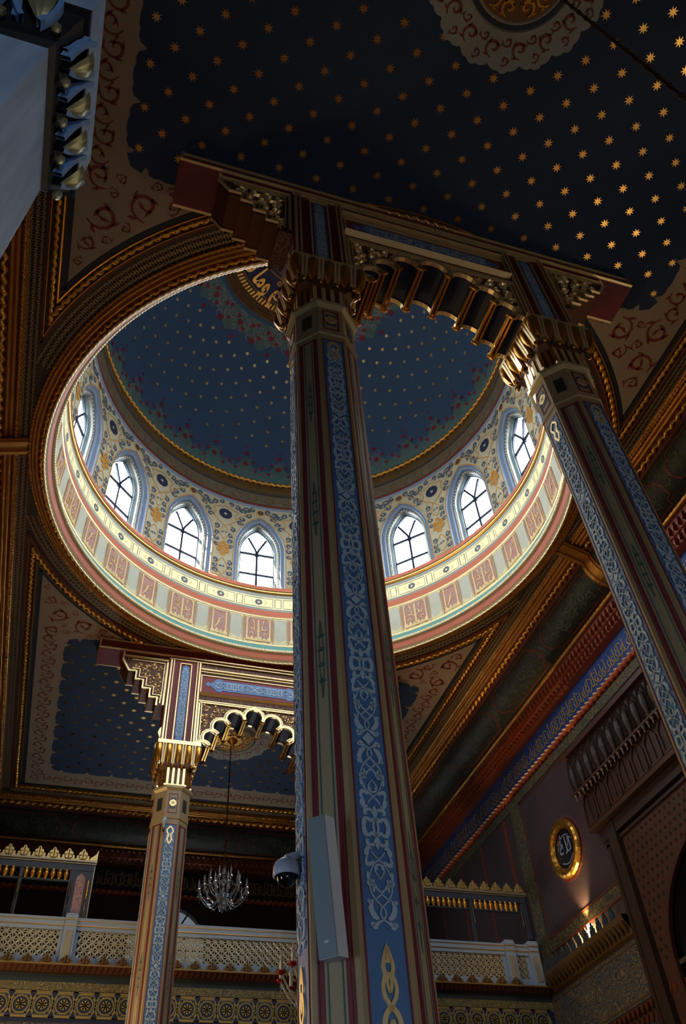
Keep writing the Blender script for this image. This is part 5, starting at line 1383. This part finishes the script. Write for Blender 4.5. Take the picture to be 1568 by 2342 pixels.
mb.build('lattice_holes', mat('dark_hole', '0c0604', 0.9), WS)
mb = MB(); stroke(mb, FR, arch, .07, .12, .05); mb.build('arch_moulding', WOODO, WS)
mb = MB(); poly(mb, FR, arch, .03); mb.build('dark_pane', mat('dark_glass', '06070a', 0.2), WS)
mb = MB()
for y in (-1.4, -.7, 0, .7, 1.4): stroke(mb, FR, [(y, FLOOR + .1), (y, 3.9 + (1.1 if abs(y) < .1 else .4))], .05, .07, .03)
for s in (-1, 1):
    stroke(mb, FR, catmull([(s * 1.4, 3.8), (s * 1.2, 4.5), (s * .4, 5.1), (0, 5.3)], 5), .04, .07, .03); stroke(mb, FR, catmull([(0, 4.0), (s * .35, 4.4), (s * .7, 4.0)], 4), .04, .07, .03)
for z in (0.8, 2.4, 3.9): stroke(mb, FR, [(-2.05, z), (2.05, z)], .06, .07, .03)
mb.build('tracery', mat('grey_brown_tracery', '48362a', 0.5), WS)

# ================================================================ CHANDELIERS
def chandelier(x, y, zc, Rr, ztop, lab, n=12, red=False):
    CH = root('crystal_chandelier', (x, y, zc - Rr), lab, 'chandelier')
    mb = MB(); tube(mb, [(x, y, zc + Rr * .8), (x, y, ztop)], .013, 6)
    for k in range(int((ztop - zc) / .22)): tube(mb, [(x, y, ztop - .2 - k * .22), (x, y, ztop - .24 - k * .22)], .02, 6)
    mb.build('rod', BRASS, CH)
    mb = MB(); lathe(mb, [(.004, zc - Rr), (.05, zc - Rr * .85), (.10, zc - Rr * .7), (.03, zc - Rr * .5), (.05, zc - Rr * .25), (.025, zc), (.06, zc + Rr * .3), (.02, zc + Rr * .5), (.05, zc + Rr * .7), (.012, zc + Rr * .9)], x, y, 12); mb.build('stem', CRYSTAL, CH, smooth=True)
    for t, (rr, zz, nn, off) in enumerate(((1.0, -.15, n, 0), (.62, .25, n * 2 // 3, .3))):
        for k in range(nn):
            a = 2 * PI * k / nn + off; c, s = cos(a), sin(a)
            P = catmull([(.06, -.25 + zz * .3), (.45 * rr, -.55 + zz), (.8 * rr, -.35 + zz), (rr, -.02 + zz)], 4)
            mb = MB(); tube(mb, [(x + c * q * Rr, y + s * q * Rr, zc + v * Rr) for q, v in P], .012, 5); arm = mb.build('arm', CRYSTAL, CH, smooth=True)
            ex, ey, ez = x + c * rr * Rr, y + s * rr * Rr, zc + (zz) * Rr
            mb = MB(); lathe(mb, [(.006, ez - .03), (.045, ez - .005), (.05, ez + .01), (.018, ez + .01)], ex, ey, 8); mb.build('drip_pan', RUBY if red else CRYSTAL, arm, smooth=True)
            mb = MB(); lathe(mb, [(.016, ez + .01), (.018, ez + .12), (.024, ez + .125), (.012, ez + .16), (.004, ez + .20)], ex, ey, 7); mb.build('candle_shade', CANDLE, arm, smooth=True)
            mb = MB()
            for j in range(3):
                zz2 = ez - .05 - .045 * j; mb.add([(ex + .012, ey, zz2), (ex - .012, ey, zz2), (ex, ey + .012, zz2), (ex, ey - .012, zz2), (ex, ey, zz2 + .02), (ex, ey, zz2 - .02)], [(0, 2, 4), (2, 1, 4), (1, 3, 4), (3, 0, 4), (0, 2, 5), (2, 1, 5), (1, 3, 5), (3, 0, 5)])
            mb.build('crystal_drops', CRYSTAL, arm)
    mb = MB()
    for k in range(20):
        a = 2 * PI * k / 20
        for j in range(7):
            t = j / 6; rr = Rr * (.15 + .75 * t); zz2 = zc + Rr * (.55 - .75 * t) - .05 * sin(PI * t)
            px, py = x + rr * cos(a), y + rr * sin(a); mb.add([(px + .01, py, zz2), (px - .01, py, zz2), (px, py + .01, zz2), (px, py - .01, zz2), (px, py, zz2 + .018), (px, py, zz2 - .018)], [(0, 2, 4), (2, 1, 4), (1, 3, 4), (3, 0, 4), (0, 2, 5), (2, 1, 5), (1, 3, 5), (3, 0, 5)])
    tag(mb.build('crystal_strings', CRYSTAL, CH), kind='stuff')
    return CH
chandelier(.12, 7.30, 6.72, .47, 9.82, 'crystal chandelier hanging from the far ceiling medallion above the gallery rail')
chandelier(0, 0, 2.92, .56, 19.2, 'large crystal chandelier mostly hidden behind the nearest column, candles peeping out at its left', n=14, red=True)
chandelier(.10, -7.72, 2.9, .47, 9.82, 'chandelier on the long rod that crosses the upper right corner of the picture', red=True)

# ================================================================ THINGS ON THE NEAREST COLUMN
def obox(mb, c, ax, ay, az, hx, hy, hz):
    c = Vector(c); v = [c + ax * (hx * i) + ay * (hy * j) + az * (hz * k) for k in (-1, 1) for j in (-1, 1) for i in (-1, 1)]
    mb.add(v, [(0, 1, 3, 2), (4, 5, 7, 6), (0, 1, 5, 4), (2, 3, 7, 6), (0, 2, 6, 4), (1, 3, 7, 5)])
n0 = Vector((-1, -1, 0)).normalized()
SP = root('column_loudspeaker', (-1.324 - .33 * .7071, -4.619 - .33 * .7071, 1.2), 'slim grey and white column loudspeaker fixed to the nearest column', 'loudspeaker')
topc, botc = Vector((-1.642, -4.985, 1.822)), Vector((-1.588, -4.925, 1.247))
upv = (topc - botc).normalized(); cc = (topc + botc) / 2
nf = Vector((-.76, -.65, 0)); nf = (nf - upv * nf.dot(upv)).normalized(); side = upv.cross(nf).normalized(); cc = cc - nf * .04 + upv * .007
mb = MB(); obox(mb, cc, side, nf, upv, .048, .042, .298); mb.build('case', SPKW, SP)
mb = MB(); obox(mb, cc + nf * .045, side, nf, upv, .046, .004, .296); gr = mb.build('grille', SPKG, SP)
mb = MB(); obox(mb, cc + nf * .048 - upv * .235, side, nf, upv, .010, .002, .005); mb.build('maker_badge', SPKW, gr)
mb = MB()
for z in (.16, -.16): obox(mb, cc + upv * z - nf * .06, side, nf, upv, .015, .03, .012)
mb.build('bracket', SPKW, SP)
CM = root('dome_camera', (-1.69, -4.62, 1.71), 'white dome security camera on an arm at the left of the nearest column', 'camera')
kx, ky, kz = -1.688, -4.60, 1.735
mb = MB(); lathe(mb, [(.0, kz + .075), (.03, kz + .072), (.058, kz + .05), (.066, kz + .03), (.068, kz - .012), (.060, kz - .018)], kx, ky, 20); mb.build('housing', CAMW, CM, smooth=True)
mb = MB(); lathe(mb, [(.050, kz - .015)] + [(.050 * cos(PI / 2 * k / 6), kz - .015 - .052 * sin(PI / 2 * k / 6)) for k in range(1, 7)], kx, ky, 20); mb.build('dark_bubble', CAMB, CM, smooth=True)
mb = MB(); obox(mb, (kx + .045, ky, kz + .085), Vector((1, 0, .35)).normalized(), Vector((0, 1, 0)), Vector((-.35, 0, 1)).normalized(), .055, .022, .018); mb.build('arm', CAMW, CM)
BL = root('glass_wall_lamp', (-1.42, 4.31, 6.30), 'small pale glass lamp near the top of the slim far column', 'lamp')
mb = MB(); lathe(mb, [(.004, 6.50), (.03, 6.48), (.042, 6.44), (.035, 6.40), (.018, 6.36), (.014, 6.30)], -1.435, 4.27, 12); mb.build('globe', mat('pale_glass_globe', '9aa8b4', 0.2), BL, smooth=True)
mb = MB(); lathe(mb, [(.016, 6.31), (.02, 6.28), (.008, 6.24)], -1.435, 4.27, 10); mb.build('fitting', BRASS, BL)

# ================================================================ MARBLE PIER BESIDE THE VIEWER
PZ = 2.0
PR = root('marble_pier', (-3.28, -7.72, FLOOR), 'blue-grey marble pier with carved leaf cornice close by at the upper left', 'pier')
xa, xb, ya, yb = -3.62, -3.055, -7.875, -7.56
mb = MB(); mb.box(xa, xb, ya, yb, FLOOR, PZ); mb.build('shaft', MARBLE, PR)
mb = MB(); mb.grid([[(xa, ya, z) if i == 0 else p for i, p in enumerate([(xa, ya - o, z), (xb + o, ya - o, z), (xb + o, yb + o, z), (xa, yb + o, z)])] for o, z in ((0, PZ), (.012, PZ + .02), (.015, PZ + .05), (.05, PZ + .14))], closed_v=True); mb.build('dark_neck', mat('dark_navy_moulding', '05080f', 0.6), PR)
mb = MB(); O = .05; mb.box(xa, xb + O + .01, ya - O - .01, yb + O + .01, PZ + .135, PZ + .16); mb.build('dark_fillet', mat('dark_navy_moulding', '101a2c'), PR)
mb = MB(); mb.box(xa, xb + .055, ya - .055, yb + .055, PZ + .16, PZ + .40); mb.build('upper_block', MARBLE, PR)
GL = mat('dull_gilt_marble_leaf', '8c8c70', 0.35, 0.6)
def pier_leaf(F, u, w0, tilt):
    mb = MB(); ml = MB(); rows = []
    for t, w in ((0, .2), (.15, .75), (.35, 1), (.6, .85), (.85, .4), (1, .03)):
        z = PZ + .148 - .098 * t; du = tilt * t * w0
        row = []
        for q in range(9):
            a = -1 + q / 4; ridge = .010 * (1 - abs(a)) * (1 if abs(a) > .01 else .3)
            row.append(F(u + du + w * w0 * a, z, .012 + ridge * w + .020 * sin(PI * t)))
        rows.append(row)
    mb.grid(rows); mb.build('acanthus_leaf', GL, PR, smooth=True)
    for e in (-1, 1):
        stroke(ml, F, catmull([(u + e * w0 * .5, PZ + .045), (u + e * w0 * 1.0, PZ + .075), (u + e * w0 * 1.35, PZ + .115), (u + e * w0 * 1.2, PZ + .148)], 4), .012, .022, .0)
    stroke(ml, F, catmull([(u - w0 * 1.5, PZ + .14), (u - w0 * 1.0, PZ + .10), (u - w0 * .9, PZ + .05)], 4), .016, .012, .0)
    ml.build('leaf_stem', CARTB, PR)
    mc = MB(); lp = F(u + w0 * 1.5, PZ + .055, .010); tube(mc, [lp, (lp[0], lp[1], lp[2] - .02), (lp[0], lp[1], lp[2] - .03)], [.012, .010, .003], 6); mc.build('gilt_bud', GL, PR)
Fe = lambda u, v, h: (xb + .012 + (v - PZ - .03) * .38 + h, u, v)
Fs_ = lambda u, v, h: (u, ya - .012 - (v - PZ - .03) * .38 - h, v)
for k in range(4): pier_leaf(Fe, ya + .035 + .088 * k, .026, .5)
for k in range(6): pier_leaf(Fs_, xb - .05 - .115 * k, .036, .5)

# root names for look-alikes keep Blender's own suffix; drop helper data
for o in bpy.data.objects:
    if '_o' in o: del o['_o']
